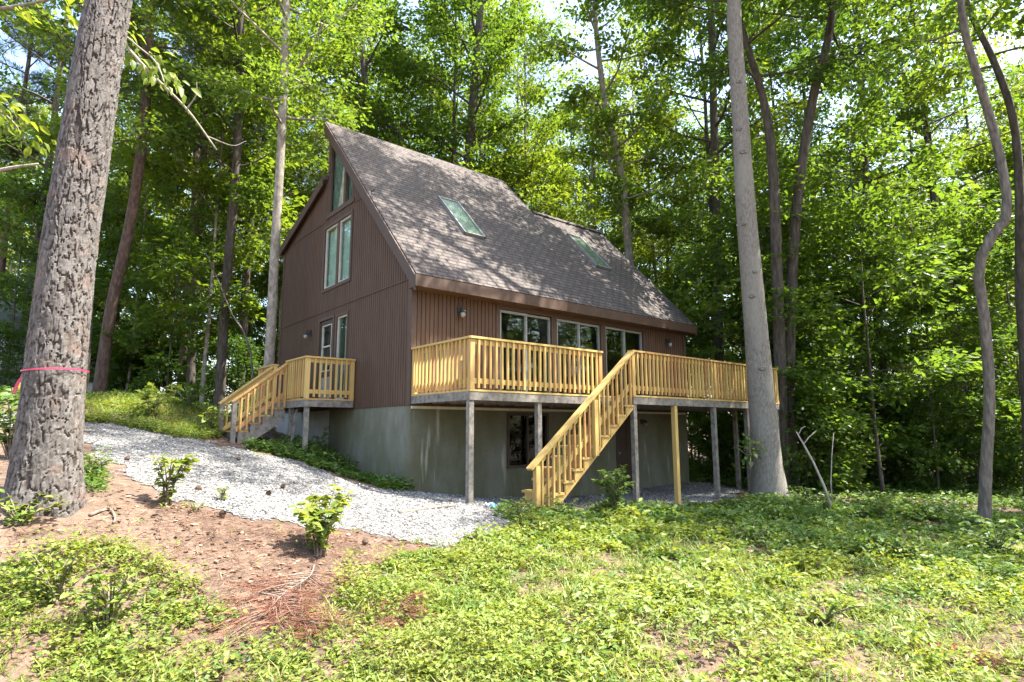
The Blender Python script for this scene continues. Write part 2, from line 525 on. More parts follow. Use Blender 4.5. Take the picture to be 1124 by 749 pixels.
# ---------------------------------------------------------------- terrain
CP = np.array([
    (0.06, -1.83, -1.61), (0, -0.1, -1.53), (3.47, -2.32, -1.86), (4.79, -2.32, -1.93), (6.22, -2.32, -1.92), (8.7, -0.1, -1.92),
    (1.0, -2.4, -1.80), (-0.1, 1.76, -1.40), (-1.03, 2.4, -0.97), (-1.03, 3.3, -0.82), (-2.25, 2.6, -0.80), (-2.1, 4.36, -0.58),
    (-0.1, 4, -0.85), (-0.1, 7.3, -0.45), (-5.24, -2.7, -1.08), (-4.43, 3.97, -0.36), (-3.92, 11.3, 0.40), (-2.3, 7.4, 0.16),
    (-5.43, -4.61, -1.85), (-2.83, -6.34, -2.08), (0.17, -8.39, -2.20), (-5.49, -9.57, -2.10), (-4.76, -0.8, -0.92),
    (-3.6, -2.2, -1.25), (-2.2, -2.2, -1.55), (-7.2, -2.5, -1.05), (-8.5, -9, -2.0), (-10, 4, -0.2),
    (7.05, -3.0, -1.97), (6.7, -6.75, -2.12), (13, -4, -2.25), (13, -11, -2.25), (14, 5, -2.1), (8.8, 8, -1.5), (4, 10, -0.8),
    (20, 20, -1.6), (0, 20, 0.5), (-12, 18, 0.9), (-20, 0, 0.0), (40, -10, -3.0), (40, 40, -2.0), (-10, 60, 2.0), (-60, 20, 1.0), (0, -40, -2.8), (70, 70, -2.0), (-60, -40, -1.0), (2.5, 4, -1.75), (6, 4, -1.9)])
def _tps(d2):
    return 0.5 * d2 * np.log(d2 + 1e-9)
_n = len(CP)
_A = np.zeros((_n + 3, _n + 3))
_d2 = ((CP[:, None, :2] - CP[None, :, :2]) ** 2).sum(-1)
_A[:_n, :_n] = _tps(_d2) + np.eye(_n) * 0.15
_A[:_n, _n] = 1
_A[:_n, _n + 1:] = CP[:, :2]
_A[_n:, :_n] = _A[:_n, _n:].T
_w = np.linalg.solve(_A, np.concatenate([CP[:, 2], np.zeros(3)]))
def terr(x, y):
    x, y = np.atleast_1d(np.asarray(x, float)), np.atleast_1d(np.asarray(y, float))
    sh = x.shape
    xf, yf = np.clip(x.ravel(), -70, 80), np.clip(y.ravel(), -50, 80)
    out = np.empty(len(xf))
    for i in range(0, len(xf), 20000):
        a, b = xf[i:i + 20000], yf[i:i + 20000]
        d2 = (a[:, None] - CP[None, :, 0]) ** 2 + (b[:, None] - CP[None, :, 1]) ** 2
        out[i:i + 20000] = _tps(d2) @ _w[:_n] + _w[_n] + _w[_n + 1] * a + _w[_n + 2] * b
    out += (fbm(xf * 0.9, yf * 0.9, 3) - 0.5) * 0.10 + (fbm(xf * 4, yf * 4, 2) - 0.5) * 0.035
    return out.reshape(sh)
def tz(x, y):
    return float(terr(x, y)[0])
def on_ground(px, d):
    """ground point seen in the column px at depth d"""
    p = at(px, 470, d)
    return np.array((p[0], p[1], tz(p[0], p[1])))
def hit(px, py):
    """first ground point along the line of sight"""
    r = ray(px, py)
    ds = np.linspace(2.0, 60, 600)
    P = CAM[None] + r[None] * ds[:, None]
    below = P[:, 2] < terr(P[:, 0], P[:, 1])
    i = int(np.argmax(below)) if below.any() else 599
    p = P[i]
    return np.array((p[0], p[1], tz(p[0], p[1])))

def sheet(name, xs, ys, m):
    X, Y = np.meshgrid(xs, ys, indexing='ij')
    Z = terr(X, Y)
    V = np.stack([X, Y, Z], -1).reshape(-1, 3)
    nx, ny = len(xs), len(ys)
    i, j = np.meshgrid(np.arange(nx - 1), np.arange(ny - 1), indexing='ij')
    a = (i * ny + j).ravel()
    F = np.stack([a, a + ny, a + ny + 1, a + 1], -1)
    return obj_from(name, np_mesh(name, V, F, m, True))
_t = np.linspace(-1, 1, 321)
_c = 6.2
tag(sheet('ground', -0.5 + 1.0 * np.sinh(_c * _t) * 1.0, -3.5 + 1.0 * np.sinh(_c * _t), M['ground']), kind='structure')

# gravel driveway: a sheet laid on the soil, with a ragged edge
DRIVE = np.array([hit(90, 470)[:2], hit(97, 500)[:2], hit(150, 530)[:2], hit(205, 556)[:2], hit(290, 574)[:2], hit(380, 584)[:2], hit(480, 600)[:2], hit(545, 582)[:2],
                  (1.3, -2.25), (3.4, -2.7), (5.2, -2.45), (7.6, -2.1), (8.9, -0.9), (8.9, 0.05), (0.02, 0.05), (-0.55, -0.1), (-1.0, 0.9), (-1.45, 2.0), (-2.3, 2.35), (-2.75, 3.6), (-3.0, 5.0), (-5.2, 5.2), (-7.0, 3.0)])
def inside(P, x, y):
    r = np.zeros(x.shape, bool)
    n = len(P)
    for i in range(n):
        (x1, y1), (x2, y2) = P[i], P[(i + 1) % n]
        c = ((y1 > y) != (y2 > y)) & (x < (x2 - x1) * (y - y1) / (y2 - y1 + 1e-12) + x1)
        r ^= c
    return r
def on_gravel(x, y, j=0.45):
    return inside(DRIVE, x + (fbm(x * 2.3, y * 2.3, 4) - 0.5) * j * 2, y + (fbm(x * 2.3 + 31, y * 2.3 + 7, 4) - 0.5) * j * 2)
def build_gravel():
    st = 0.05
    xs, ys = np.arange(-8, 9.4, st), np.arange(-5, 6, st)
    X, Y = np.meshgrid(xs, ys, indexing='ij')
    Z = terr(X, Y) + 0.008 + (vnoise(X * 9, Y * 9) - 0.5) * 0.008
    V = np.stack([X, Y, Z], -1).reshape(-1, 3)
    ny = len(ys)
    i, j = np.meshgrid(np.arange(len(xs) - 1), np.arange(ny - 1), indexing='ij')
    k = on_gravel(X[:-1, :-1] + st / 2, Y[:-1, :-1] + st / 2)
    a = (i * ny + j)[k]
    F = np.stack([a, a + ny, a + ny + 1, a + 1], -1)
    u, inv = np.unique(F, return_inverse=True)
    tag(obj_from('gravel_driveway', np_mesh('gravel_driveway', V[u], inv.reshape(F.shape), M['gravel'], True)), kind='structure')
    # loose stone chips lying on it
    rng = np.random.default_rng(3)
    n = 200000
    x, y = rng.uniform(-8, 9.2, n), rng.uniform(-5, 5.5, n)
    k = on_gravel(x, y, 0.45) | (on_gravel(x, y, 1.3) & (rng.random(n) < 0.3))
    # thin out far from the camera
    d = np.hypot(x - CAM[0], y - CAM[1])
    k &= rng.random(n) < np.clip(9.0 / d, 0, 1)
    x, y = x[k], y[k]
    n = len(x)
    s = 0.007 + 0.017 * rng.random(n) ** 3
    base = np.array([(1, 0, 0), (0, 1, 0), (-1, 0, 0), (0, -1, 0), (0, 0, 0.8), (0, 0, -0.5)], float)
    fc = np.array([(0, 1, 4), (1, 2, 4), (2, 3, 4), (3, 0, 4), (1, 0, 5), (2, 1, 5), (3, 2, 5), (0, 3, 5)])
    j = base[None] * rng.uniform(0.6, 1.35, (n, 6, 1))
    a = rng.uniform(0, 6.28, n)
    ca, sa = np.cos(a)[:, None], np.sin(a)[:, None]
    vx = j[..., 0] * ca - j[..., 1] * sa
    vy = j[..., 0] * sa + j[..., 1] * ca
    z = terr(x, y) + 0.014
    V = np.stack([vx * s[:, None] + x[:, None], vy * s[:, None] + y[:, None], j[..., 2] * s[:, None] * 0.8 + z[:, None]], -1).reshape(-1, 3)
    F = (fc[None] + (np.arange(n) * 6)[:, None, None]).reshape(-1, 3)
    tag(obj_from('gravel', np_mesh('gravel', V, F, M['pebble'])), 'loose grey crushed stones strewn over the driveway', 'gravel', kind='stuff')
build_gravel()

# ---------------------------------------------------------------- house
HW, HL, EV, GV = 7.32, 8.66, 0.294, 0.10
ZE, YP, ZP, YR, ZR, ZLR, ZL, E2, L1 = 2.40, 4.419, 7.382, 3.08, 5.97, 5.90, 4.69, 0.296, 5.72
SL = (ZP - ZE) / (YP + EV)
house = thing('house', 'brown wood clad two storey house with steep shingled roof above a concrete basement', 'house', (HL / 2, HW / 2, -1.6))

def clad(mb, P, u0, u1, zb, top, openings=(), kinks=(), pitch=0.094, gw=0.019, gd=0.018):
    """vertical grooved boards; P(u, z, out); top(u); openings (ua, ub, zlo, zhi(u))"""
    us = {u0, u1}
    n = int((u1 - u0) / pitch)
    marks = []
    for i in range(1, n + 1):
        g = u0 + i * pitch
        if g + gw < u1:
            marks.append((g, g + gw))
            us |= {g, g + gw}
    for o in openings: us |= {o[0], o[1]}
    us |= set(kinks)
    us = sorted(u for u in us if u0 - 1e-9 <= u <= u1 + 1e-9)
    starts = [m[0] for m in marks]
    import bisect
    prev = None
    for a, b in zip(us[:-1], us[1:]):
        if b - a < 1e-6: continue
        c = (a + b) / 2
        k = bisect.bisect_right(starts, c) - 1
        d = -gd if k >= 0 and marks[k][0] <= c <= marks[k][1] else 0.0
        e = 1e-5
        spans = [(zb, zb, top(a + e), top(b - e))]
        for (oa, ob, zlo, zhi) in openings:
            if oa <= c <= ob:
                new = []
                for (l1, l2, t1, t2) in spans:
                    if zhi(c) <= (l1 + l2) / 2 or zlo >= (t1 + t2) / 2:
                        new.append((l1, l2, t1, t2))
                        continue
                    new.append((l1, l2, zlo, zlo))
                    new.append((zhi(a), zhi(b), t1, t2))
                spans = new
        for (l1, l2, t1, t2) in spans:
            if t1 - l1 < 1e-4 and t2 - l2 < 1e-4: continue
            mb.quad(P(a, l1, d), P(b, l2, d), P(b, t2, d), P(a, t1, d))
            if d < 0:
                mb.quad(P(a, l1, 0), P(a, l1, d), P(a, t1, d), P(a, t1, 0))
                mb.quad(P(b, l2, d), P(b, l2, 0), P(b, t2, 0), P(b, t2, d))
    return mb

PG = lambda u, z, d: (-d, u, z)          # gable wall, outward -X
PL = lambda u, z, d: (u, -d, z)          # long wall, outward -Y
zr_plane = lambda y: ZE + SL * (y + EV)
def zl_plane(y): return ZLR + (y - YP) * (ZL - ZLR) / (HW + E2 - YP)
gtop = lambda u: (zr_plane(u) - 0.13) if u < YP - 0.10 else zl_plane(u) - 0.12
const = lambda z: (lambda u: z)
uptop = lambda u: zr_plane(u) - 0.40
G_OPEN = [(2.84, 4.34, 2.95, const(4.48)), (2.82, 3.29, 4.82, uptop), (3.29, 4.20, 4.82, uptop), (3.64, 4.44, 0.19, const(2.16)), (2.86, 3.42, 0.22, const(2.14))]
clad(MB(), PG, 0.0, HW, 0.0, gtop, G_OPEN, (YP - 0.10,)).build('wall', M['siding'], house)
L_OPEN = [(2.08, 3.56, 0.19, const(2.05)), (3.72, 5.20, 0.19, const(2.05)), (5.36, 6.82, 0.19, const(2.05))]
clad(MB(), PL, 0.0, HL, 0.0, const(ZE + SL * EV - 0.10), L_OPEN).build('wall', M['siding'], house)
clad(MB(), lambda u, z, d: (HL + d, u, z), 0.0, HW, 0.0, lambda u: (zr_plane(u) - 0.13) if u < YR else ZR + (u - YR) * (ZL - ZR) / (HW + E2 - YR) - 0.12, (), (YR,)).build('wall', M['siding'], house)
clad(MB(), lambda u, z, d: (u, HW + d, z), 0.0, HL, 0.0, const(ZL - 0.02)).build('wall', M['siding'], house)
mb = MB()
mb.quad((0, YP - 0.10, ZLR - 0.1), (L1 - 0.06, YP - 0.10, ZLR - 0.1), (L1 - 0.06, YP - 0.10, ZP - 0.24), (0, YP - 0.10, ZP - 0.24))
mb.quad((L1 - 0.06, YR - 0.1, ZR - 0.24), (L1 - 0.06, YP - 0.1, ZP - 0.24), (L1 - 0.06, YP - 0.1, ZLR - 0.3), (L1 - 0.06, YR - 0.1, ZR - 0.3))
mb.build('clerestory_wall', M['siding'], house)
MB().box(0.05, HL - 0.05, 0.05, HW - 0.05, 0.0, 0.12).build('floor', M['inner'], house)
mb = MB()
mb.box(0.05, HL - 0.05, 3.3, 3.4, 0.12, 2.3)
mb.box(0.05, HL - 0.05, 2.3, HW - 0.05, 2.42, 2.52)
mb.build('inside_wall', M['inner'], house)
MB().box(0.23, HL - 0.23, 1.30, 1.38, -2.3, -0.01).build('added_dark_backing', M['darkdoor'], house)  # added panel; its dark colour stands for the unlit room behind the window

# foundation: four concrete walls with the basement openings
fb = MB()
zf = -2.35
ft = -0.002
for a, b in ((0.025, 2.29), (3.46, 5.68), (6.48, HL - 0.025)):
    fb.box(a, b, 0.025, 0.22, zf, ft)
fb.box(2.29, 3.46, 0.025, 0.22, zf, -1.24)
fb.box(2.29, 3.46, 0.025, 0.22, -0.10, ft)
fb.box(5.68, 6.48, 0.025, 0.22, -0.06, ft)
fb.box(0.025, 0.22, 0.22, HW - 0.025, zf, ft)
fb.box(HL - 0.22, HL - 0.025, 0.22, HW - 0.025, zf, ft)
fb.box(0.22, HL - 0.22, HW - 0.22, HW - 0.025, zf, ft)
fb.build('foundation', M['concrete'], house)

# roof: right plane with its raised front half, and the low left plane
t = 0.09
nrm = np.array((0, -math.sin(PITCH_R), math.cos(PITCH_R)))
pr = lambda x, y: (x, y, zr_plane(y))
rb = MB()
rb.prism([pr(-GV, -EV), pr(HL + GV, -EV), pr(HL + GV, YR), pr(L1, YR), pr(L1, YP), pr(-GV, YP)], -nrm * t)
zl2 = lambda y: ZR - 0.02 + (y - YR) * (ZL - ZR) / (HW + E2 - YR)
rb.prism([(-GV, YP - 0.09, zl_plane(YP) + 0.0), (L1 - 0.05, YP - 0.09, zl_plane(YP)), (L1 - 0.05, HW + E2, ZL), (-GV, HW + E2, ZL)], (0, 0, -0.10))
rb.prism([(L1 - 0.04, YR + 0.02, zl2(YR) - 0.01), (HL + GV, YR + 0.02, zl2(YR) - 0.01), (HL + GV, HW + E2, ZL), (L1 - 0.04, HW + E2, ZL)], (0, 0, -0.10))
roof = rb.build('roof', M['shingle'], house)
rc = MB()
nseg = 11
for i in range(nseg):          # ridge cap shingles, overlapping
    a = L1 + 0.02 + (HL + GV - L1 - 0.02) * i / nseg
    b = a + (HL + GV - L1) / nseg + 0.03
    for sgn in (-1, 1):
        dz = 0.11 * (SL if sgn < 0 else 0.3)
        rc.prism([(a, YR, ZR + 0.02 + 0.006 * (i % 2)), (b, YR, ZR + 0.035), (b, YR + sgn * 0.13, ZR + 0.035 - dz), (a, YR + sgn * 0.13, ZR + 0.02 - dz)], (0, 0, 0.012))
rc.build('ridge_cap', M['shingle'], house)
# skylights: raised curb, metal edge and a pane
for (x0, x1) in ((2.0, 2.56), (6.46, 6.99)):
    y0, y1 = 1.20, 2.34
    sk = MB()
    q = lambda x, y, h: tuple(np.array(pr(x, y)) + nrm * h)
    for a, b in (((x0, y0), (x1, y0)), ((x0, y1), (x1, y1)), ((x0, y0), (x0, y1)), ((x1, y0), (x1, y1))):
        A, B = np.array(q(*a, 0.03)), np.array(q(*b, 0.03))
        d = (B - A) / np.linalg.norm(B - A)
        sk.bar(A - d * 0.016, B + d * 0.016, 0.032, 0.075 + (0.006 if a[0] == b[0] else 0), nrm)
    s = sk.build('skylight', M['alum'], house)
    MB().prism([q(x0 + .02, y0 + .01, 0.045), q(x1 - .02, y0 + .01, 0.045), q(x1 - .02, y1 - .01, 0.045), q(x0 + .02, y1 - .01, 0.045)], nrm * 0.008).build('pane', M['skyglass'], s)
    MB().prism([q(x0 + .02, y0 + .01, 0.012), q(x1 - .02, y0 + .01, 0.012), q(x1 - .02, y1 - .01, 0.012), q(x0 + .02, y1 - .01, 0.012)], nrm * 0.006).build('shaft', M['shaft'], s)
MB().lathe((4.8, 4.72, 6.2), [(0.035, 0), (0.035, 0.95), (0.042, 0.95), (0.042, 1.04)], 10).build('vent_pipe', M['white'], house)

# eave, rake and corner boards
mb = MB()
mb.box(-GV - 0.03, HL + GV + 0.03, -EV - 0.035, -EV + 0.0, ZE - 0.245, ZE - 0.03)
mb.build('fascia', M['trim'], house)
MB().box(-GV, HL + GV, -EV, 0.0, ZE - 0.245, ZE - 0.225).build('soffit', M['trim'], house)
def rake(x, th, y0, z0, y1, z1, h):
    return MB().prism([(x, y0, z0), (x, y1, z1), (x, y1, z1 - h), (x, y0, z0 - h)], (th, 0, 0))
rake(-GV - 0.032, 0.03, -EV + 0.002, ZE - 0.035, YP, ZP - 0.035, 0.29).build('rake_board', M['trim'], house)
rake(-GV - 0.032, 0.03, YP - 0.02, ZLR - 0.03, HW + E2, ZL - 0.03, 0.24).build('rake_board', M['trim'], house)
rake(HL + GV + 0.002, 0.03, -EV + 0.002, ZE - 0.035, YR, ZR - 0.035, 0.27).build('rake_board', M['trim'], house)
mb = MB()
mb.box(-0.022, -0.002, 0.0, 0.085, 0.0, ZE + 0.1)
mb.box(-0.022, 0.085, -0.024, -0.003, 0.0, ZE - 0.05)
mb.build('corner_board', M['trim'], house)
MB().box(HL - 0.09, HL + 0.022, -0.024, -0.003, 0.0, ZE - 0.05).build('corner_board', M['trim'], house)
MB().box(-0.022, -0.002, HW - 0.085, HW + 0.02, 0.0, ZL - 0.1).build('corner_board', M['trim'], house)
MB().box(-0.020, -0.001, YP - 0.22, YP - 0.102, ZLR + 0.06, zr_plane(YP - 0.22) - 0.30).build('corner_board', M['trim'], house)
mb = MB()
mb.box(-0.016, 0.006, 0.09, HW - 0.09, 2.375, 2.40)
mb.box(-0.014, 0.006, 1.7, 2.72, 4.68, 4.70)
mb.box(-0.014, 0.006, 4.46, HW - 0.35, 4.68, 4.70)
mb.build('siding_flashing', M['siding'], house)
mb = MB()
mb.box(0.03, 3.5, -0.02, 0.022, -0.065, -0.015)
mb.box(3.5, HL - 0.1, -0.018, 0.022, -0.06, -0.015)
mb.build('ledger_strip', M['cream'], house)

def ring(mb, P, a, b, zl, zh, w, d0, d1):
    """rectangular casing of width w around an opening"""
    def bx(ua, ub, za, zb):
        p0, p1 = np.array(P(ua, za, d0)), np.array(P(ub, zb, d1))
        lo, hi = np.minimum(p0, p1), np.maximum(p0, p1)
        mb.box(lo[0], hi[0], lo[1], hi[1], lo[2], hi[2])
    bx(a - w, a, zl - w, zh + w)
    bx(b, b + w, zl - w, zh + w)
    bx(a, b, zl - w, zl)
    bx(a, b, zh, zh + w)
    return mb
def bxP(mb, P, ua, ub, za, zb, d0, d1):
    p0, p1 = np.array(P(ua, za, d0)), np.array(P(ub, zb, d1))
    lo, hi = np.minimum(p0, p1), np.maximum(p0, p1)
    mb.box(lo[0], hi[0], lo[1], hi[1], lo[2], hi[2])
    return mb
def blinds(P, a, b, zl, zh, parent, depth=-0.16, w=0.085, open_=0.5, rng=random.Random(4)):
    mb = MB()
    u = a + 0.01
    while u < b - 0.02:
        ang = open_ + rng.uniform(-0.12, 0.12)
        du, dd = w * 0.5 * math.cos(ang), w * 0.5 * math.sin(ang)
        c = u + w / 2
        mb.quad(P(c - du, zl, depth - dd), P(c + du, zl, depth + dd), P(c + du, zh, depth + dd), P(c - du, zh, depth - dd))
        u += w * 0.93
    return mb.build('blind', M['blind'], parent)

# gable: paired window
mb = ring(MB(), PG, 2.84, 4.34, 2.95, 4.48, 0.08, -0.03, 0.022)
bxP(mb, PG, 3.50, 3.62, 2.95, 4.48, -0.06, 0.010)
w_ = mb.build('window', M['trim'], house)
mb = ring(MB(), PG, 2.885, 3.455, 2.995, 4.435, 0.045, -0.07, -0.012)
ring(mb, PG, 3.665, 4.295, 2.995, 4.435, 0.045, -0.07, -0.012)
mb.build('sash', M['vinyl'], w_)
mb = MB()
bxP(mb, PG, 2.885, 3.455, 2.995, 4.435, -0.045, -0.040)
bxP(mb, PG, 3.665, 4.295, 2.995, 4.435, -0.045, -0.040)
mb.build('pane', M['glass'], w_)
blinds(PG, 3.62, 4.34, 2.95, 4.48, w_, depth=-0.11, open_=0.2)
blinds(PG, 2.84, 3.50, 2.95, 4.48, w_, depth=-0.11, open_=0.45)
# gable: trapezoid window under the rake
mb = MB()
def trap(mb, a, b, zl, d0, d1, ins, wid):
    """casing following the sloped head"""
    A = [(a, zl), (b, zl), (b, uptop(b)), (a, uptop(a))]
    B = [(a + wid, zl + wid), (b - wid, zl + wid), (b - wid, uptop(b - wid) - wid * 1.25), (a + wid, uptop(a + wid) - wid * 1.25)]
    for i in range(4):
        j = (i + 1) % 4
        if i == 2 or i == 0 or True:
            poly = [A[i], A[j], B[j], B[i]]
            mb.prism([PG(u, z, d0) for u, z in poly], (-(d1 - d0), 0, 0))
    return B
Bq = []
mb2 = MB()
for a, b in ((2.82, 3.285), (3.295, 4.20)):
    B = trap(mb, a, b, 4.82, -0.05, 0.008, 0, 0.045)
    Bq.append(B)
    mb2.prism([PG(u, z, -0.04) for u, z in B], (0.005, 0, 0))
bxP(mb, PG, 2.72, 4.34, 4.73, 4.815, -0.01, 0.025)
w_ = mb.build('window', M['trim'], house)
mb2.build('pane', M['glass'], w_)
mb = MB()
for (a, b) in ((2.82, 3.285), (3.295, 4.20)):
    u = a + 0.005
    while u < b - 0.06:
        mb.quad(PG(u, 4.83, -0.085), PG(u + 0.073, 4.83, -0.10), PG(u + 0.073, uptop(u + .07) - 0.02, -0.10), PG(u, uptop(u) - 0.02, -0.085))
        u += 0.075
mb.build('blind', M['blind'], w_)
# gable: entrance door with its side light
mb = ring(MB(), PG, 3.64, 4.44, 0.19, 2.16, 0.07, -0.02, 0.02)
dr = mb.build('door', M['trim'], house)
mb = MB()
ring(mb, PG, 3.76, 4.32, 0.92, 2.04, 0.12, -0.06, -0.02)
bxP(mb, PG, 3.64, 4.44, 0.19, 0.80, -0.06, -0.02)
mb.build('leaf', M['darkdoor'], dr)
mb = MB()
bxP(mb, PG, 3.76, 4.32, 1.50, 1.535, -0.05, -0.012)
ring(mb, PG, 3.785, 4.295, 0.945, 2.015, 0.025, -0.055, -0.012)
mb.build('sash', M['vinyl'], dr)
bxP(MB(), PG, 3.785, 4.295, 0.945, 2.015, -0.045, -0.04).build('pane', M['glass'], dr)
bxP(MB(), PG, 3.72, 4.36, 0.25, 0.78, -0.02, -0.012).build('kick_panel', M['alum'], dr)
MB().tube([PG(3.70, 1.05, 0.0), PG(3.70, 1.05, 0.05), PG(3.74, 1.05, 0.06)], [0.02, 0.016, 0.024], 8).build('handle', M['alum'], dr)
mb = ring(MB(), PG, 2.86, 3.42, 0.22, 2.14, 0.06, -0.02, 0.022)
w_ = mb.build('side_light', M['trim'], house)
ring(MB(), PG, 2.905, 3.375, 0.265, 2.095, 0.045, -0.06, -0.012).build('sash', M['vinyl'], w_)
bxP(MB(), PG, 2.905, 3.375, 0.265, 2.095, -0.045, -0.04).build('pane', M['glass'], w_)
blinds(PG, 2.87, 3.41, 0.24, 2.12, w_, open_=0.3)
# long wall: three sliding glass doors
for i, (a, b) in enumerate(((2.08, 3.56), (3.72, 5.20), (5.36, 6.82))):
    mb = MB()
    bxP(mb, PL, a - 0.10, a, 0.10, 2.05, -0.01, 0.022)
    if i == 2: bxP(mb, PL, b, b + 0.12, 0.10, 2.05, -0.01, 0.022)
    bxP(mb, PL, a - 0.10, b + (0.06 if i < 2 else 0.12), 2.052, 2.17, -0.01, 0.026)
    if i < 2: bxP(mb, PL, b, b + 0.057, 0.10, 2.05, -0.01, 0.02)
    sd = mb.build('sliding_door', M['trim'], house)
    mb = MB()
    m = (a + b) / 2
    ring(mb, PL, a + 0.05, m - 0.02, 0.24, 1.99, 0.05, -0.07, -0.005)
    ring(mb, PL, m + 0.02, b - 0.05, 0.24, 1.99, 0.05, -0.09, -0.03)
    mb.build('frame', M['alum'], sd)
    mb = MB()
    bxP(mb, PL, a + 0.05, m - 0.02, 0.24, 1.99, -0.04, -0.034)
    bxP(mb, PL, m + 0.02, b - 0.05, 0.24, 1.99, -0.064, -0.058)
    mb.build('pane', M['glass'], sd)
    MB().bar(PL(m - 0.06, 1.0, 0.02), PL(m - 0.06, 1.25, 0.02), 0.02, 0.03, (0, 1, 0)).build('handle', M['black'], sd)
# wall lamps: back plate, curved arm, hood and globe
def wall_lamp(P, u, z, s=1.0):
    mb = MB()
    bxP(mb, P, u - 0.05 * s, u + 0.05 * s, z - 0.02, z + 0.12 * s, 0.001, 0.02)
    mb.tube([P(u, z + 0.06 * s, 0.02), P(u, z + 0.10 * s, 0.07), P(u, z + 0.09 * s, 0.12), P(u, z + 0.05 * s, 0.13)], [0.012] * 4, 6)
    c = np.array(P(u, z - 0.03 * s, 0.13))
    mb.lathe(c, [(0.075 * s, 0.03), (0.06 * s, 0.06), (0.02 * s, 0.09)], 12)
    l = mb.build('wall_lamp', M['black'], house)
    MB().lathe(c, [(0.012, -0.085 * s), (0.045 * s, -0.06 * s), (0.055 * s, -0.01 * s), (0.04 * s, 0.028)], 12).build('globe', M['bulb'], l, True)
wall_lamp(PL, 1.06, 1.84)
wall_lamp(PL, 7.81, 1.84)
wall_lamp(PG, 5.02, 1.92)
wall_lamp(lambda u, z, d: (u, 0.025 - d, z), 6.68, -0.30, 0.8)
# small white ball light under the far left eave
MB().lathe((-0.06, HW - 0.03, ZL - 0.42), [(0.01, 0), (0.05, 0.03), (0.06, 0.07), (0.04, 0.12)], 10).build('eave_lamp', M['bulb'], house, True)
# basement window and door
PB = lambda u, z, d: (u, 0.025 - d, z)
mb = ring(MB(), PB, 2.35, 3.40, -1.18, -0.16, 0.06, -0.08, 0.02)
bxP(mb, PB, 2.86, 2.90, -1.18, -0.16, -0.07, -0.01)
w_ = mb.build('basement_window', M['darkframe'], house)
bxP(MB(), PB, 2.35, 3.40, -1.18, -0.16, -0.05, -0.044).build('pane', M['dimglass'], w_)
mb = bxP(MB(), PB, 5.75, 6.41, -1.92, -0.12, -0.09, -0.05)
for z0, z1 in ((-1.75, -1.1), (-0.95, -0.25)):
    for a, b in ((5.82, 6.04), (6.12, 6.34)):
        bxP(mb, PB, a, b, z0, z1, -0.05, -0.04)
dr = mb.build('basement_door', M['darkdoor'], house)
mb = MB()
bxP(mb, PB, 5.682, 5.748, -2.0, -0.062, -0.12, 0.015)
bxP(mb, PB, 6.412, 6.478, -2.0, -0.062, -0.12, 0.015)
bxP(mb, PB, 5.748, 6.412, -0.118, -0.062, -0.12, 0.013)
mb.build('door_frame', M['darkframe'], dr)
MB().lathe((5.81, 0.03, -1.05), [(0.012, 0), (0.03, 0.02), (0.03, 0.04), (0.01, 0.06)], 10).build('handle', M['alum'], dr)

# ---------------------------------------------------------------- decks and stairs
ZD, ZC = 0.19, 1.05          # deck floor, handrail top
_bal = {}
def baluster_mesh(h):
    k = round(h, 3)
    if k not in _bal:
        mb = MB().box(-0.018, 0.018, -0.018, 0.018, 0.0, h)
        _bal[k] = mb.mesh('baluster', M['new'])
    return _bal[k]
def put_baluster(parent, x, y, z, h, rng):
    o = obj_from('baluster', baluster_mesh(h), parent)
    off = root_loc(parent)
    o.location = Vector((x, y, z)) - off
    o.rotation_euler = (rng.uniform(-.006, .006), rng.uniform(-.006, .006), rng.uniform(-0.05, 0.05))
    return o
def newel(parent, x, y, z0, z1, m='new', name='newel_post', w=0.042):
    mb = MB().box(x - w, x + w, y - w, y + w, z0, z1)
    return mb.build(name, M[m], parent)
rngb = random.Random(11)
def railing(parent, a, b, outward, n0=True, n1=True, end0=0.06, end1=0.06, many=False, spacing=0.122):
    """level guard rail from a to b (x, y); balusters nailed outside"""
    a, b = np.array(a, float), np.array(b, float)
    d = b - a
    L = np.linalg.norm(d)
    d /= L
    o = np.array(outward, float)
    p3 = lambda p, z: (p[0], p[1], z)
    mb = MB()
    mb.bar(p3(a - d * 0.05, ZC - 0.018), p3(b + d * 0.05, ZC - 0.018), 0.135, 0.036)
    mb.bar(p3(a + d * .043, ZC - 0.082), p3(b - d * .043, ZC - 0.082), 0.036, 0.085)
    r = mb.build('railing', M['new'], parent)
    MB().bar(p3(a + d * .043, ZD + 0.14), p3(b - d * .043, ZD + 0.14), 0.036, 0.085).build('bottom_rail', M['new'], r)
    if n0: newel(r, a[0], a[1], ZD + 0.003, ZC - 0.037)
    if n1: newel(r, b[0], b[1], ZD + 0.003, ZC - 0.037)
    n = max(1, int(round((L - end0 - end1) / spacing)) - 0)
    h = ZC - 0.04 - (ZD + 0.03)
    if many:
        mb = MB()
        for i in range(n):
            p = a + d * (end0 + (L - end0 - end1) * (i + 0.5) / n) + o * 0.037
            mb.box(p[0] - .018, p[0] + .018, p[1] - .018, p[1] + .018, ZD + 0.03, ZC - 0.04)
        tag(mb.build('baluster', M['new'], r), kind='stuff')
        return r
    for i in range(n):
        p = a + d * (end0 + (L - end0 - end1) * (i + 0.5) / n) + o * 0.037
        put_baluster(r, p[0], p[1], ZD + 0.03 + rngb.uniform(-.006, .006), h, rngb)
    return r
D1, D2, X1, X2, X3 = 1.83, 2.32, 3.09, 3.44, 9.05
deck = thing('deck', 'raised timber deck with yellow pine railing along the long side of the brown house', 'deck', (4.5, -1.1, -1.85))
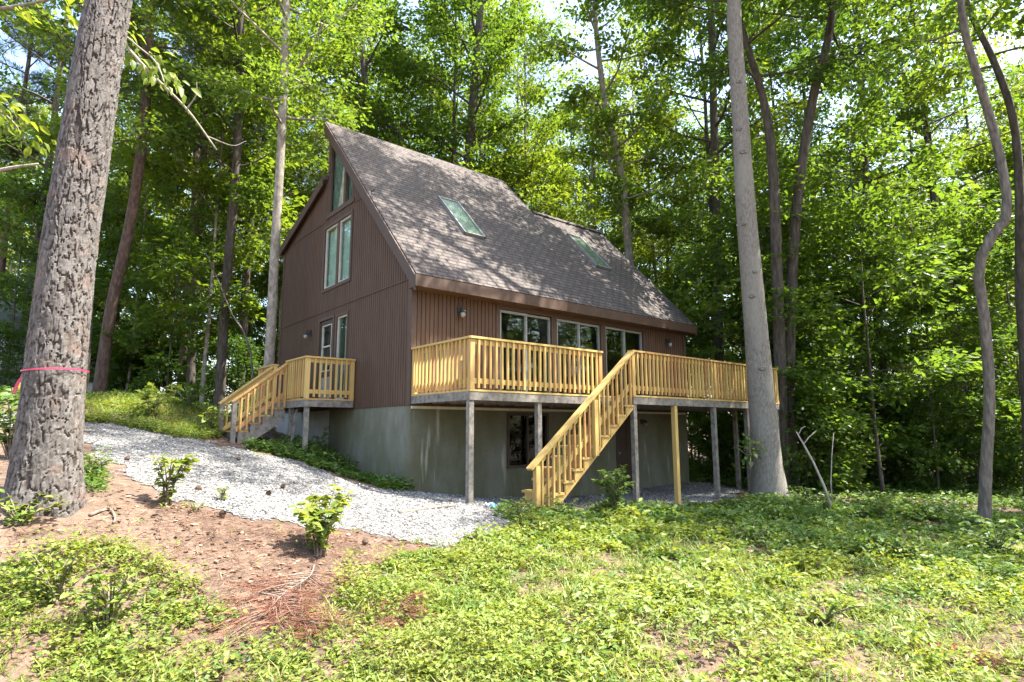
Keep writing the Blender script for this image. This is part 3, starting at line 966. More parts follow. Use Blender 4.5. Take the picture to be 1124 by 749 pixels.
def boards(mb, x0, x1, y0, y1, z0, z1, along='x', w=0.135, gap=0.006):
    lo, hi = (y0, y1) if along == 'x' else (x0, x1)
    n = int(round((hi - lo) / (w + gap)))
    s = (hi - lo) / n
    for i in range(n):
        a, b = lo + i * s + gap / 2, lo + (i + 1) * s - gap / 2
        if along == 'x': mb.box(x0, x1, a, b, z0, z1)
        else: mb.box(a, b, y0, y1, z0, z1)
mb = MB()
boards(mb, 0.0, X2 - 0.01, -D1 - 0.05, -0.03, ZD - 0.03, ZD)
boards(mb, X2, X3 + 0.05, -D2 - 0.05, -0.03, ZD - 0.03, ZD)
mb.build('floor', M['new'], deck)
mb = MB()
zj0, zj1 = 0.02, ZD - 0.032
mb.box(0.0, X2 - 0.02, -D1 - 0.04, -D1, zj0, zj1)
mb.box(0.0, 0.04, -D1, -0.03, zj0, zj1)
mb.box(X2, X3 + 0.04, -D2 - 0.04, -D2, zj0, zj1)
mb.box(X3, X3 + 0.04, -D2, -0.03, zj0, zj1)
mb.box(X2, X2 + 0.04, -D2, -0.03, zj0, zj1)
mb.build('rim_joist', M['old'], deck)
mb = MB()
for i in range(1, 8): mb.box(0.4 * i + 0.05, 0.4 * i + 0.09, -D1 + 0.001, -0.03, zj0 + 0.01, zj1)
for i in range(1, 14): mb.box(X2 + 0.4 * i, X2 + 0.4 * i + 0.04, -D2 + 0.001, -0.03, zj0 + 0.01, zj1)
mb.build('joist', M['old'], deck)
for x, y, m in ((0.05, -D1 + 0.02, 'old'), (1.51, -D1 + 0.02, 'old'), (3.50, -D2 + 0.02, 'old'), (4.79, -D2 + 0.02, 'new'), (6.22, -D2 + 0.02, 'old'), (7.60, -D2 + 0.02, 'old'), (9.0, -D2 + 0.02, 'old'), (9.0, -1.2, 'old')):
    p = newel(deck, x, y, tz(x, y) - 0.2, zj0 - 0.002, m, 'post', 0.045)
    if m == 'new': p['label'] = 'newer yellow post among weathered grey posts'
railing(deck, (0.05, -0.05), (0.05, -D1), (-1, 0), True, True)
railing(deck, (0.05, -D1), (X1, -D1), (0, -1), False, True)
railing(deck, (X2 + 0.04, -D2), (X3, -D2), (0, -1), True, True)
railing(deck, (X3, -D2), (X3, -0.08), (1, 0), False, True)
newel(deck, 6.3, -D2, ZD + 0.003, ZC - 0.037)

# deck staircase: runs down along the front of the deck toward -X
st = thing('staircase', 'straight yellow pine staircase with one handrail descending from the raised deck', 'staircase', (1.9, -2.1, -1.85))
RISE, RUN = 0.1855, 0.231
nz = lambda k: ZD - RISE * (11 - k)
nx = lambda k: X2 - 0.01 - RUN * (11 - k)
for k in range(1, 11):
    y1 = -1.60 if k < 9 else -D1 - 0.045
    MB().box(nx(k) - 0.03, nx(k) + RUN - 0.01 + (0.0), -D2 - 0.055, y1 + 0.03, nz(k) - 0.038, nz(k)).build('tread', M['new'], st)
for k in range(1, 11):
    y1 = -1.62 if k < 9 else -D1 - 0.05
    MB().box(nx(k) + 0.0, nx(k) + 0.02, -D2 + 0.02, y1, nz(k) - RISE + 0.004, nz(k) - 0.04).build('riser', M['new'], st)
def stringer(y, xa, name='stringer'):
    pts = []
    sl = RISE / RUN
    zb = lambda x: -1.88 + (x - 1.22) * (1.79 / 2.20)
    g = tz(1.1, y) - 0.04
    pts = [(1.06, y, g), (1.22 + (g + 1.88) * 1.2, y, g), (X2 - 0.012, y, zb(X2)), (X2 - 0.012, y, nz(10) - 0.04)]
    for k in range(10, 0, -1):
        pts.append((nx(k) + 0.03, y, nz(k) - 0.04))
        if k > 1: pts.append((nx(k) + 0.03, y, nz(k - 1) - 0.04))
    return MB().prism(pts, (0, 0.038, 0)).build(name, M['new'], st)
stringer(-D2 + 0.022 - 0.06, 0)
stringer(-1.66, 0).scale = (1, 1, 1)
caps = lambda x: 1.03 + (x - X2) * (2.02 / 2.52)
yr_ = -D2 - 0.01
mb = MB()
mb.bar((0.84, yr_, caps(0.84) - 0.02), (X2 + 0.03, yr_, caps(X2 + 0.03) - 0.02), 0.135, 0.04)
mb.bar((0.99, yr_, caps(0.99) - 0.09), (X2, yr_, caps(X2) - 0.09), 0.036, 0.085)
sr = mb.build('railing', M['new'], st)
MB().bar((0.99, yr_, caps(0.99) - 0.62), (X2 - 0.02, yr_, caps(X2 - 0.02) - 0.62), 0.036, 0.085).build('bottom_rail', M['new'], sr)
newel(sr, 0.95, yr_ - 0.05, tz(0.95, yr_) - 0.1, caps(0.95) - 0.06)
newel(sr, 2.31, yr_ - 0.075, -0.90, caps(2.31) - 0.06)
n = 19
for i in range(n):
    x = 1.08 + (X2 - 0.1 - 1.08) * i / (n - 1)
    if abs(x - 2.31) < 0.05: continue
    k = min(10, max(1, int((x - nx(1)) / RUN) + 1))
    zb_ = min(nz(k) + 0.003, caps(x) - 0.72)
    put_baluster(sr, x, yr_ - 0.037, zb_, caps(x) - 0.075 - zb_, rngb)

# side porch on the gable wall
PX, Y0, Y1, Y2, Y3 = -1.03, 2.377, 3.47, 4.40, 5.48
porch = thing('porch', 'small raised porch with yellow railing at the gable entrance door', 'porch', (-0.5, 3.9, -0.8))
mb = MB()
boards(mb, PX - 0.05, -0.03, Y0 - 0.05, Y3 + 0.05, ZD - 0.03, ZD, 'y')
mb.build('floor', M['new'], porch)
mb = MB()
mb.box(PX - 0.04, PX, Y0 - 0.04, Y3 + 0.04, zj0, zj1)
mb.box(PX, -0.03, Y0 - 0.04, Y0, zj0, zj1)
mb.box(PX, -0.03, Y3, Y3 + 0.04, zj0, zj1)
mb.build('rim_joist', M['old'], porch)
for x, y in ((PX + 0.03, Y0 + 0.03), (PX + 0.03, 3.28), (PX + 0.03, Y3 - 0.05), (PX + 0.03, 4.45)):
    newel(porch, x, y, tz(x, y) - 0.2, zj0 - 0.002, 'old', 'post')
railing(porch, (PX, Y0), (-0.07, Y0), (0, -1), True, True, 0.08, 0.08, spacing=0.118)
railing(porch, (PX, Y0), (PX, Y1), (-1, 0), False, True)
railing(porch, (PX, Y2), (PX, Y3), (-1, 0), True, True)
railing(porch, (PX, Y3), (-0.07, Y3), (0, 1), False, True)

ps = thing('staircase', 'short weathered staircase with yellow handrails leading to the gable porch', 'staircase', (-1.6, 3.9, -0.7))
gz = tz(-2.2, 3.9) + 0.02
nr = 5
rise = (ZD - gz) / nr
run = 0.235
for k in range(1, nr):
    z = ZD - rise * (nr - k)
    x = PX - 0.05 - run * (nr - k)
    MB().box(x - 0.03, x + run - 0.012, Y1 - 0.02, Y2 + 0.02, z - 0.036, z).build('tread', M['new'], ps)
    MB().box(x + 0.005, x + 0.025, Y1 + 0.03, Y2 - 0.03, z - rise + 0.004, z - 0.038).build('riser', M['old'], ps)
for y in (Y1 - 0.02, Y2 - 0.02):
    xb = PX - 0.05 - run * (nr - 1)
    pts = [(xb + 0.02, y, gz - 0.1), (xb + 0.26, y, gz - 0.1), (PX - 0.045, y, ZD - rise - 0.27), (PX - 0.045, y, ZD - rise - 0.04)]
    for k in range(nr - 1, 0, -1):
        z, x = ZD - rise * (nr - k), PX - 0.05 - run * (nr - k)
        pts.append((x + 0.02, y, z - 0.04))
        if k > 1: pts.append((x + 0.02, y, z - rise - 0.04))
    MB().prism(pts, (0, 0.038, 0)).build('stringer', M['old'], ps)
xn = -2.10
for y, s in ((Y1 - 0.03, -1), (Y2 + 0.03, 1)):
    c1 = lambda x: ZC - 0.0 + (x - PX) * (0.86 / 1.07)
    mb = MB()
    mb.bar((xn - 0.06, y, c1(xn - .06) - 0.02), (PX + 0.02, y, c1(PX + .02) - 0.02), 0.12, 0.038)
    mb.bar((xn, y, c1(xn) - 0.085), (PX, y, c1(PX) - 0.085), 0.036, 0.08)
    r = mb.build('railing', M['new'], ps)
    MB().bar((xn, y, c1(xn) - 0.66), (PX, y, c1(PX) - 0.66), 0.036, 0.085).build('bottom_rail', M['new'], r)
    newel(r, xn, y, tz(xn, y) - 0.1, c1(xn) - 0.05, 'old')
    for i in range(8):
        x = xn + 0.12 + (PX - 0.08 - xn - 0.12) * i / 7
        kk = min(nr - 1, max(1, int((x - (PX - 0.05 - run * (nr - 1))) / run) + 1))
        zb_ = ZD - rise * (nr - kk) + 0.003
        put_baluster(r, x, y + s * 0.036, zb_, round(c1(x) - 0.075 - zb_, 3), rngb)
mb = MB().bar((-1.10, 2.95, -0.9), (-0.98, 3.02, -0.02), 0.05, 0.03, (1, 0, 0))
tag(mb.build('plank', M['old']), 'thin grey plank leaning between the porch posts', 'plank')

# ---------------------------------------------------------------- trees
def unit(v):
    return v / np.maximum(np.linalg.norm(v, axis=-1, keepdims=True), 1e-9)
def leaf_mesh(name, c, d, n, L, m, wide=0.32, droop=0.12):
    """one bent lozenge per leaf; c stem point, d direction, n face normal, L length"""
    d = unit(d)
    s = unit(np.cross(n, d))
    up = np.cross(d, s)
    L = L[:, None]
    mid = c + d * L * 0.5
    v = np.stack([c, mid + s * L * wide, c + d * L - up * L * droop, mid - s * L * wide], 1).reshape(-1, 3)
    f = np.arange(len(c) * 4).reshape(-1, 4)
    return np_mesh(name, v, f, m)
def leaf_mesh6(name, c, d, n, L, m, wide=0.24, droop=0.2, fold=0.10):
    """a finer leaf for near plants: folded along the midrib, four faces"""
    d = unit(d)
    s = unit(np.cross(n, d))
    up = np.cross(d, s)
    L = L[:, None]
    a = c
    m1 = c + d * L * 0.33 + up * L * 0.02
    m2 = c + d * L * 0.72 - up * L * droop * 0.45
    tip = c + d * L - up * L * droop
    l1, r1 = m1 + s * L * wide + up * L * fold, m1 - s * L * wide + up * L * fold
    l2, r2 = m2 + s * L * wide * 0.75 + up * L * fold * .7, m2 - s * L * wide * 0.75 + up * L * fold * .7
    v = np.stack([a, m1, m2, tip, l1, r1, l2, r2], 1).reshape(-1, 3)
    b = (np.arange(len(c)) * 8)[:, None]
    F = np.array([(0, 1, 4, 4), (0, 5, 1, 1), (1, 2, 6, 4), (1, 5, 7, 2), (2, 3, 6, 6), (2, 7, 3, 3)])
    me = bpy.data.meshes.new(name)
    fs = [(0, 1, 4), (0, 5, 1), (1, 2, 6), (1, 6, 4), (1, 5, 7), (1, 7, 2), (2, 3, 6), (2, 7, 3)]
    f = (np.array(fs)[None] + b[:, :, None]).reshape(-1, 3)
    return np_mesh(name, v, f, m, True)

def sprays(rng, centers, dirs, per, rad, thick, leaf, tilt=0.35):
    """flat, slightly tilted sprays of leaves round twig points"""
    n = len(centers)
    k = rng.integers(int(per * 0.6), int(per * 1.4) + 1, n)
    idx = np.repeat(np.arange(n), k)
    N = len(idx)
    nor = unit(np.stack([rng.normal(0, tilt, n), rng.normal(0, tilt, n), np.ones(n)], -1))
    ax = unit(np.cross(nor, unit(dirs + rng.normal(0, .05, dirs.shape))))
    ay = np.cross(nor, ax)
    r = rad * np.sqrt(rng.random(N)) * rng.uniform(0.7, 1.15, n)[idx]
    th = rng.uniform(0, 2 * np.pi, N)
    off = ax[idx] * (r * np.cos(th))[:, None] * 0.75 + ay[idx] * (r * np.sin(th))[:, None] + nor[idx] * rng.normal(0, thick, N)[:, None]
    c = centers[idx] + off
    d = unit(off + dirs[idx] * 0.3 + rng.normal(0, 0.3, (N, 3)) * rad)
    d[:, 2] -= 0.25
    fn = unit(nor[idx] + rng.normal(0, 0.42, (N, 3)))
    L = leaf * rng.uniform(0.45, 1.4, N)
    return c, unit(d), fn, L

def grow(seed, path, rad, hb, ht, nl, reach, rise=(0.1, 0.8), per=34, spray=0.55, leaf=0.15, nsub=3, gap=0.0, sides=10, prof=None, thick=0.07, start=0.35, wob=0.0):
    """trunk tube along path, limbs between fractions hb and ht of it; returns (trunk MB, leaf arrays)"""
    rng = np.random.default_rng(seed)
    path = np.array(path, float)
    tb = MB()
    tb.tube(path, rad, sides, True, wob, rng)
    m = len(path)
    pos = lambda t: np.array([np.interp(t * (m - 1), np.arange(m), path[:, i]) for i in range(3)])
    rr = lambda t: float(np.interp(t * (m - 1), np.arange(m), rad))
    C, D = [], []
    az = rng.uniform(0, 6.28)
    for i in range(nl):
        t = hb + (ht - hb) * (i + rng.uniform(0.1, 0.9)) / nl
        az += 2.4 + rng.normal(0, 0.35)
        if rng.random() < gap: continue
        f = (t - hb) / (ht - hb)
        pr_ = prof(f) if prof else (0.55 + 0.9 * f * (1.5 - f)) * (1 - 0.55 * f ** 3)
        Ln = reach * pr_ * rng.uniform(0.7, 1.2)
        el = rise[0] + (rise[1] - rise[0]) * f + rng.normal(0, 0.12)
        p = pos(t)
        d = np.array((math.cos(az) * math.cos(el), math.sin(az) * math.cos(el), math.sin(el)))
        pts = [p]
        seg = 6
        for k in range(seg):
            d = d + rng.normal(0, 0.10, 3) + np.array((0, 0, 0.03))
            d /= np.linalg.norm(d)
            pts.append(pts[-1] + d * Ln / seg)
        r0 = max(0.012, min(rr(t) * 0.45, 0.02 + Ln * 0.012))
        tb.tube(pts, [r0 * (1 - 0.85 * k / seg) for k in range(seg + 1)], 5, False)
        pts = np.array(pts)
        for k in range(2, seg + 1):
            if k / seg < start: continue
            C.append(pts[k]); D.append(d)
        for s in range(nsub):
            k = int(rng.integers(2, seg))
            a2 = rng.choice((-1, 1)) * rng.uniform(0.5, 1.1)
            e = pts[k] - pts[k - 1]
            e /= np.linalg.norm(e)
            e = np.array((e[0] * math.cos(a2) - e[1] * math.sin(a2), e[0] * math.sin(a2) + e[1] * math.cos(a2), e[2] * 0.6 + rng.normal(0, 0.15)))
            l2 = Ln * rng.uniform(0.25, 0.5)
            q = [pts[k], pts[k] + e * l2 * 0.5 + rng.normal(0, .04, 3), pts[k] + e * l2 + rng.normal(0, .06, 3)]
            tb.tube(q, [r0 * 0.4, r0 * 0.25, 0.005], 4, False)
            C += [q[1], q[2], (q[1] + q[2]) / 2]
            D += [e, e, e]
    C, D = np.array(C), np.array(D)
    C = C + rng.normal(0, 0.12, C.shape)
    return tb, sprays(rng, C, D, per, spray, thick, leaf)

class Kind:
    """one tree form: a trunk mesh and a crown mesh that copies share"""
    def __init__(s, seed, H, r0, bark, leafm, lean=0.0, needles=False, **kw):
        rng = np.random.default_rng(seed + 900)
        P = [np.zeros(3)]
        for i in range(8):
            P.append(P[-1] + np.array((rng.normal(lean, 0.018), rng.normal(0, 0.018), 1)) * H / 8)
        path = catmull(P, 3)
        path[0, 2] -= 0.3
        z = path[:, 2] / H
        rad = 0.72 * r0 * (1 - 0.80 * np.clip(z, 0, 1)) * (1 + 0.35 * np.exp(-np.clip(z, 0, 1) * H / 0.5))
        tb, (c, d, n, L) = grow(seed, path, list(rad), **kw)
        s.trunk = tb.mesh('trunk', bark, smooth=True)
        s.crown = (needle_mesh if needles else leaf_mesh)('crown', c, d, n, L, leafm)
        s.H = H
def needle_mesh(name, c, d, n, L, m):
    rng = np.random.default_rng(2)
    k = 5
    c = np.repeat(c, k, 0); L = np.repeat(L, k)
    d = unit(np.repeat(d, k, 0) + rng.normal(0, 0.7, (len(c), 3)))
    n = unit(rng.normal(0, 1, c.shape))
    return leaf_mesh(name, c, d, n, L, m, 0.035, 0.05)

def plant_tree(kind, px, depth, sc, name, label, group, rng, leafm=None, cat='tree', rz=None):
    p = on_ground(px, depth)
    o = thing(name, label, cat, p, group)
    o.rotation_euler = (0, 0, rng.uniform(0, 6.28) if rz is None else rz)
    o.scale = (sc * rng.uniform(0.92, 1.1), sc * rng.uniform(0.92, 1.1), sc)
    obj_from('trunk', kind.trunk, o)
    obj_from('crown', kind.crown, o)
    return o

TALL = [Kind(1, 21, 0.24, M['bark'], M['leaf_a'], hb=0.28, ht=0.99, nl=36, reach=4.4, per=38, spray=0.66, leaf=0.165, nsub=3),
        Kind(2, 23, 0.20, M['bark'], M['leaf_b'], hb=0.24, ht=0.99, nl=38, reach=3.9, per=36, spray=0.64, leaf=0.155, nsub=3),
        Kind(3, 19, 0.18, M['bark_pale'], M['leaf_b'], hb=0.20, ht=0.98, nl=36, reach=3.7, per=34, spray=0.62, leaf=0.15, nsub=3),
        Kind(4, 22, 0.26, M['bark'], M['leaf_c'], hb=0.22, ht=0.98, nl=36, reach=4.2, per=38, spray=0.66, leaf=0.16, nsub=3)]
PINE = Kind(5, 22, 0.22, M['bark_red'], M['needle'], needles=True, hb=0.42, ht=0.99, nl=34, reach=2.9, per=26, spray=0.42, leaf=0.24, nsub=3, thick=0.10)
YOUNG = [Kind(11, 7.5, 0.05, M['bark'], M['leaf_a'], hb=0.10, ht=0.98, nl=22, reach=2.1, rise=(0.15, 0.7), per=24, spray=0.42, leaf=0.14, nsub=3, thick=0.04),
         Kind(12, 6.0, 0.045, M['bark'], M['leaf_c'], hb=0.06, ht=0.98, nl=20, reach=1.9, rise=(0.1, 0.6), per=24, spray=0.40, leaf=0.13, nsub=3, thick=0.04),
         Kind(13, 9.0, 0.06, M['bark_pale'], M['leaf_b'], hb=0.18, ht=0.98, nl=22, reach=2.3, rise=(0.2, 0.8), per=24, spray=0.44, leaf=0.15, nsub=3, thick=0.04)]
BUSH = [Kind(21, 2.2, 0.02, M['bark'], M['leaf_c'], hb=0.03, ht=0.95, nl=16, reach=1.1, rise=(0.2, 0.9), per=22, spray=0.30, leaf=0.10, nsub=3, thick=0.05),
        Kind(22, 1.8, 0.02, M['bark'], M['leaf_a'], hb=0.03, ht=0.95, nl=16, reach=1.1, rise=(0.2, 0.9), per=22, spray=0.30, leaf=0.10, nsub=3, thick=0.05)]
rngt = np.random.default_rng(77)
n_all = 0
# rows of the woods: (px from, px to, depth from, depth to, how many, kinds, scale)
GL, GB, GR, GF = ('trees of the woods left of the house', 'trees of the woods behind the house', 'trees of the woods right of the house', 'trees far back in the woods')
LT = {GL: 'leafy tree standing in the shaded woods left of the brown house', GB: 'leafy tree rising behind the shingled roof', GR: 'leafy tree in the dense dark woods right of the deck', GF: 'distant leafy tree deep in the woods'}
def row(x0, x1, d0, d1, n, kinds, group, sc=(0.85, 1.15), name='broadleaf_tree', label=None):
    for i in range(n):
        px = x0 + (x1 - x0) * (i + rngt.uniform(0.1, 0.9)) / n
        d = rngt.uniform(d0, d1)
        k = kinds[int(rngt.integers(len(kinds)))]
        plant_tree(k, px, d, rngt.uniform(*sc), name, label or LT[group], group, rngt)
A, B, C_, D_ = TALL
row(-80, 330, 19, 26, 5, [A, B, D_, PINE], GL)
row(-120, 340, 28, 40, 8, [A, B, C_, PINE], GL)
row(330, 760, 25, 31, 9, [A, B, C_], GB)
row(340, 760, 31, 37, 7, [C_, B, A], GB)
row(330, 780, 36, 46, 8, [A, B, D_], GB)
row(770, 1180, 19, 27, 7, [A, D_, B], GR)
row(780, 1240, 28, 40, 9, [A, B, D_], GR)
row(-200, 1320, 47, 66, 26, [A, B, C_, D_], GF, (0.9, 1.2))
LY = {GL: 'young understory tree in the shaded woods left of the house', GB: 'young understory tree behind the house', GR: 'young understory tree with dark leaves in the woods right of the deck'}
GYL, GYB, GYR = 'understory trees left of the house', 'understory trees behind the house', 'understory trees right of the deck'
for (x0, x1, d0, d1, n, kk, g, lab) in ((-40, 330, 17.5, 24, 8, YOUNG, GYL, LY[GL]), (-60, 330, 24, 34, 11, YOUNG, GYL, LY[GL]), (800, 1150, 15.5, 18, 7, YOUNG[:2], GYR, LY[GR]), (760, 1180, 18.5, 27, 13, YOUNG, GYR, LY[GR]),
                                        (300, 780, 24, 36, 10, YOUNG, GYB, LY[GB]), (-100, 340, 34, 46, 10, YOUNG, GYL, LY[GL]), (760, 1250, 28, 40, 12, YOUNG, GYR, LY[GR])):
    row(x0, x1, d0, d1, n, kk, g, (0.8, 1.55), 'understory_tree', lab)
for (x0, x1, d0, d1, n, g, lab) in ((-20, 300, 17, 30, 12, 'shrubs left of the house', 'leafy shrub on the shaded forest floor left of the house'), (760, 1150, 14.5, 19, 9, 'shrubs right of the deck', 'dark leafy shrub at the edge of the woods right of the deck'), (760, 1150, 20, 32, 14, 'shrubs right of the deck', 'dark leafy shrub at the edge of the woods right of the deck')):
    row(x0, x1, d0, d1, n, BUSH, g, (0.7, 1.4), 'shrub', lab)

for i, (x_, y_) in enumerate(((17, -15), (20, -20), (23, -13), (14, -23), (27, -17), (19, -27), (30, -10), (8, -26), (34, -16), (33, -24), (26, -25), (27, -33), (38, -20), (18, -36), (40, -30), (36, -9), (8, -36))):
    o = plant_tree(TALL[i % 4], 560, 10, 0.9, 'broadleaf_tree', 'tall leafy tree across the clearing, mirrored in the sliding door glass', 'trees on the right side of the clearing', rngt)
    o.location = (x_, y_, tz(x_, y_))

o = plant_tree(TALL[0], 560, 10, 0.85, 'broadleaf_tree', 'unseen leafy tree added beyond the right edge to shade the wood side of the clearing', None, rngt)
o.location = (10.6, -10.4, tz(10.6, -10.4))  # added out of frame to throw the shade band over the ground
for i in range(20):
    x_, y_ = 16 + 1.25 * i + rngt.uniform(-1, 1), -30 + 1.1 * i + rngt.uniform(-2, 2)
    o = plant_tree(YOUNG[i % 3], 560, 10, 1.1, 'understory_tree', 'young tree across the clearing, mirrored in the basement window', 'young trees on the right side of the clearing', rngt)
    o.location = (x_, y_, tz(x_, y_))

# ---------------------------------------------------------------- single trees with their own stems
def stem(points, rads, top, n=46, lift=(0.0, 0.0), sink=0.3):
    """points (px, py, depth) from the base up, then on to height top; even steps along the stem"""
    P = [at(*p) for p in points]
    g = tz(P[0][0], P[0][1])
    P[0] = np.array((P[0][0], P[0][1], g - sink))
    rads = list(rads)
    if top > P[-1][2]:
        d = P[-1] - P[-2]
        d = unit(d)
        hh = top - P[-1][2]
        P.append(P[-1] + np.array((d[0] * 0.5 + lift[0], d[1] * 0.5 + lift[1], 1)) * hh * 0.5)
        P.append(P[-1] + np.array((d[0] * 0.2 + lift[0], d[1] * 0.2 + lift[1], 1)) * hh * 0.5)
        rads += [rads[-1] * 0.6, 0.02]
    P = np.array(P)
    k = 10
    C = catmull(P, k)
    R_ = np.interp(np.arange(len(C)) / k, np.arange(len(rads)), rads)
    s = np.concatenate([[0], np.cumsum(np.linalg.norm(np.diff(C, axis=0), axis=1))])
    t = np.linspace(0, s[-1], n)
    return np.stack([np.interp(t, s, C[:, i]) for i in range(3)], -1), np.interp(t, s, R_), s[-1]

def hero(name, label, seed, points, rads, top, bark, leafm, first, cat='tree', needles=False, group=None, sides=14, lift=(0, 0), wob=0.03, extra=(), flare=0.25, **kw):
    path, rad, ln = stem(points, rads, top, lift=lift)
    base = np.array((path[0, 0], path[0, 1], tz(path[0, 0], path[0, 1])))
    h = path[:, 2] - base[2]
    rad = rad * (1 + flare * np.exp(-np.clip(h, 0, 9) / 0.35))
    o = thing(name, label, cat, base, group)
    hb = (first - base[2]) / max(top - base[2], 0.1)
    tb, (c, d, n, L) = grow(seed, path - base, list(rad), hb=hb, sides=sides, wob=wob, **kw)
    tb.v = [tuple(np.array(v) + base) for v in tb.v]
    tb.build('trunk', bark, o, True)
    for e in extra:
        p2, r2, _ = stem(*e)
        t2, (c2, d2, n2, L2) = grow(seed + 50, p2 - base, list(r2), hb=hb, sides=sides, wob=wob, **kw)
        t2.v = [tuple(np.array(v) + base) for v in t2.v]
        t2.build('trunk', bark, o, True)
        c, d, n, L = np.vstack([c, c2]), np.vstack([d, d2]), np.vstack([n, n2]), np.concatenate([L, L2])
    obj_from('crown', (needle_mesh if needles else leaf_mesh)('crown', c, d, n, L, leafm), o)
    return o, path

# the big pine in front: bark plates as real relief
def big_pine():
    pts = [(47, 556, 5.30), (58, 440, 5.33), (73, 300, 5.42), (96, 140, 5.58), (119, 0, 5.75), (131, -90, 5.85)]
    rads = [0.240, 0.230, 0.217, 0.204, 0.186, 0.175]
    path, rad, ln = stem(pts, rads, 19.0, n=1300, sink=0.25)
    base = np.array((path[0, 0], path[0, 1], tz(path[0, 0], path[0, 1])))
    keep = path[:, 2] < 7.5
    lo, lr = path[keep], rad[keep]
    n = 150
    s = np.concatenate([[0], np.cumsum(np.linalg.norm(np.diff(lo, axis=0), axis=1))])
    th = np.linspace(0, 2 * np.pi, n, endpoint=False)
    U, V = np.meshgrid(th / (2 * np.pi), s)            # around, along
    rng = np.random.default_rng(8)
    nu = 27
    cw, ch = 1.0 / nu, 0.165
    # cells stretched up the stem: distance to nearest and second nearest seed, edges warped
    u = U + (fbm(U * 20, V * 5, 4) - 0.5) * cw * 1.7
    v = V + (fbm(U * 34 + 50, V * 7, 4) - 0.5) * ch * 1.5
    gx, gy = np.floor(u / cw).astype(int), np.floor(v / ch).astype(int)
    f1 = np.full(U.shape, 9.0); f2 = np.full(U.shape, 9.0); cid = np.zeros(U.shape)
    for dx in (-1, 0, 1):
        for dy in (-1, 0, 1):
            ix, iy = gx + dx, gy + dy
            jx, jy = 0.5 + (_h(ix % nu, iy) - 0.5) * 0.7, _h(ix % nu + 401, iy + 77)
            dd = np.maximum(np.abs((ix + jx) - u / cw), np.abs((iy + jy) - v / ch) * 0.9) * 0.75 + 0.25 * np.hypot((ix + jx) - u / cw, (iy + jy) - v / ch)
            m = dd < f1
            f2 = np.where(m, f1, np.minimum(f2, dd))
            cid = np.where(m, _h(ix % nu + 9, iy + 991), cid)
            f1 = np.where(m, dd, f1)
    ew = 0.07 + 0.14 * vnoise(U * 25, V * 8)
    e = np.clip((f2 - f1 - 0.015) / ew, 0, 1)
    open_ = np.clip((fbm(U * 14 + 4, V * 6, 3) - 0.28) * 5.0, 0.22, 1)   # some seams are closed
    plate = 1 - (1 - e * e * (3 - 2 * e)) * open_
    fine = fbm(U * 170, V * 46, 3) - 0.5
    flake = np.floor(fbm(U * 46 + 9, V * 11, 4) * 7) / 7.0
    disp = -0.018 + 0.015 * plate + 0.004 * cid * plate + 0.009 * (flake - 0.5) * plate + 0.008 * fine + 0.016 * (fbm(U * 6, V * 1.2, 2) - 0.5)
    h = lo[:, 2] - base[2]
    fl = 1 + 0.30 * np.exp(-np.clip(h, 0, 9) / 0.42)[:, None] * (1 + 0.35 * np.sin(5 * th + 0.6)[None] * np.exp(-np.clip(h, 0, 9) / 0.25)[:, None])
    rr = lr[:, None] * fl + disp
    X = lo[:, 0][:, None] + rr * np.cos(th)[None] - base[0]
    Y = lo[:, 1][:, None] + rr * np.sin(th)[None] - base[1]
    Z = np.repeat((lo[:, 2] - base[2])[:, None], n, 1)
    Vv = np.stack([X, Y, Z], -1).reshape(-1, 3)
    m = len(lo)
    i, j = np.meshgrid(np.arange(m - 1), np.arange(n), indexing='ij')
    a, b = (i * n + j).ravel(), (i * n + (j + 1) % n).ravel()
    F = np.stack([a, b, b + n, a + n], -1)
    o = thing('pine_tree', 'massive scaly barked pine trunk with a pink ribbon tied round it', 'tree', base)
    me = np_mesh('trunk', Vv, F, M['bark_pine'], False)
    at_ = me.attributes.new('plate', 'FLOAT', 'POINT')
    at_.data.foreach_set('value', np.clip(plate ** 1.5 * (0.55 + 0.35 * cid + 0.4 * flake), 0, 1).ravel().astype(np.float32))
    obj_from('trunk', me, o)
    hi = path[path[:, 2] >= 7.45][::12]
    hr = rad[path[:, 2] >= 7.45][::12]
    tb, (c, d, nn, L) = grow(41, hi - base, list(hr * 0.97), hb=0.30, ht=0.99, nl=22, reach=2.6, per=22, spray=0.42, leaf=0.2, nsub=3, sides=14)
    tb.v = [tuple(np.array(q) + base) for q in tb.v]
    tb.build('upper_trunk', M['bark_red'], o, True)
    obj_from('crown', needle_mesh('crown', c, d, nn, L, M['needle']), o)
    return path, rad, base
pine_path, pine_rad, pine_base = big_pine()
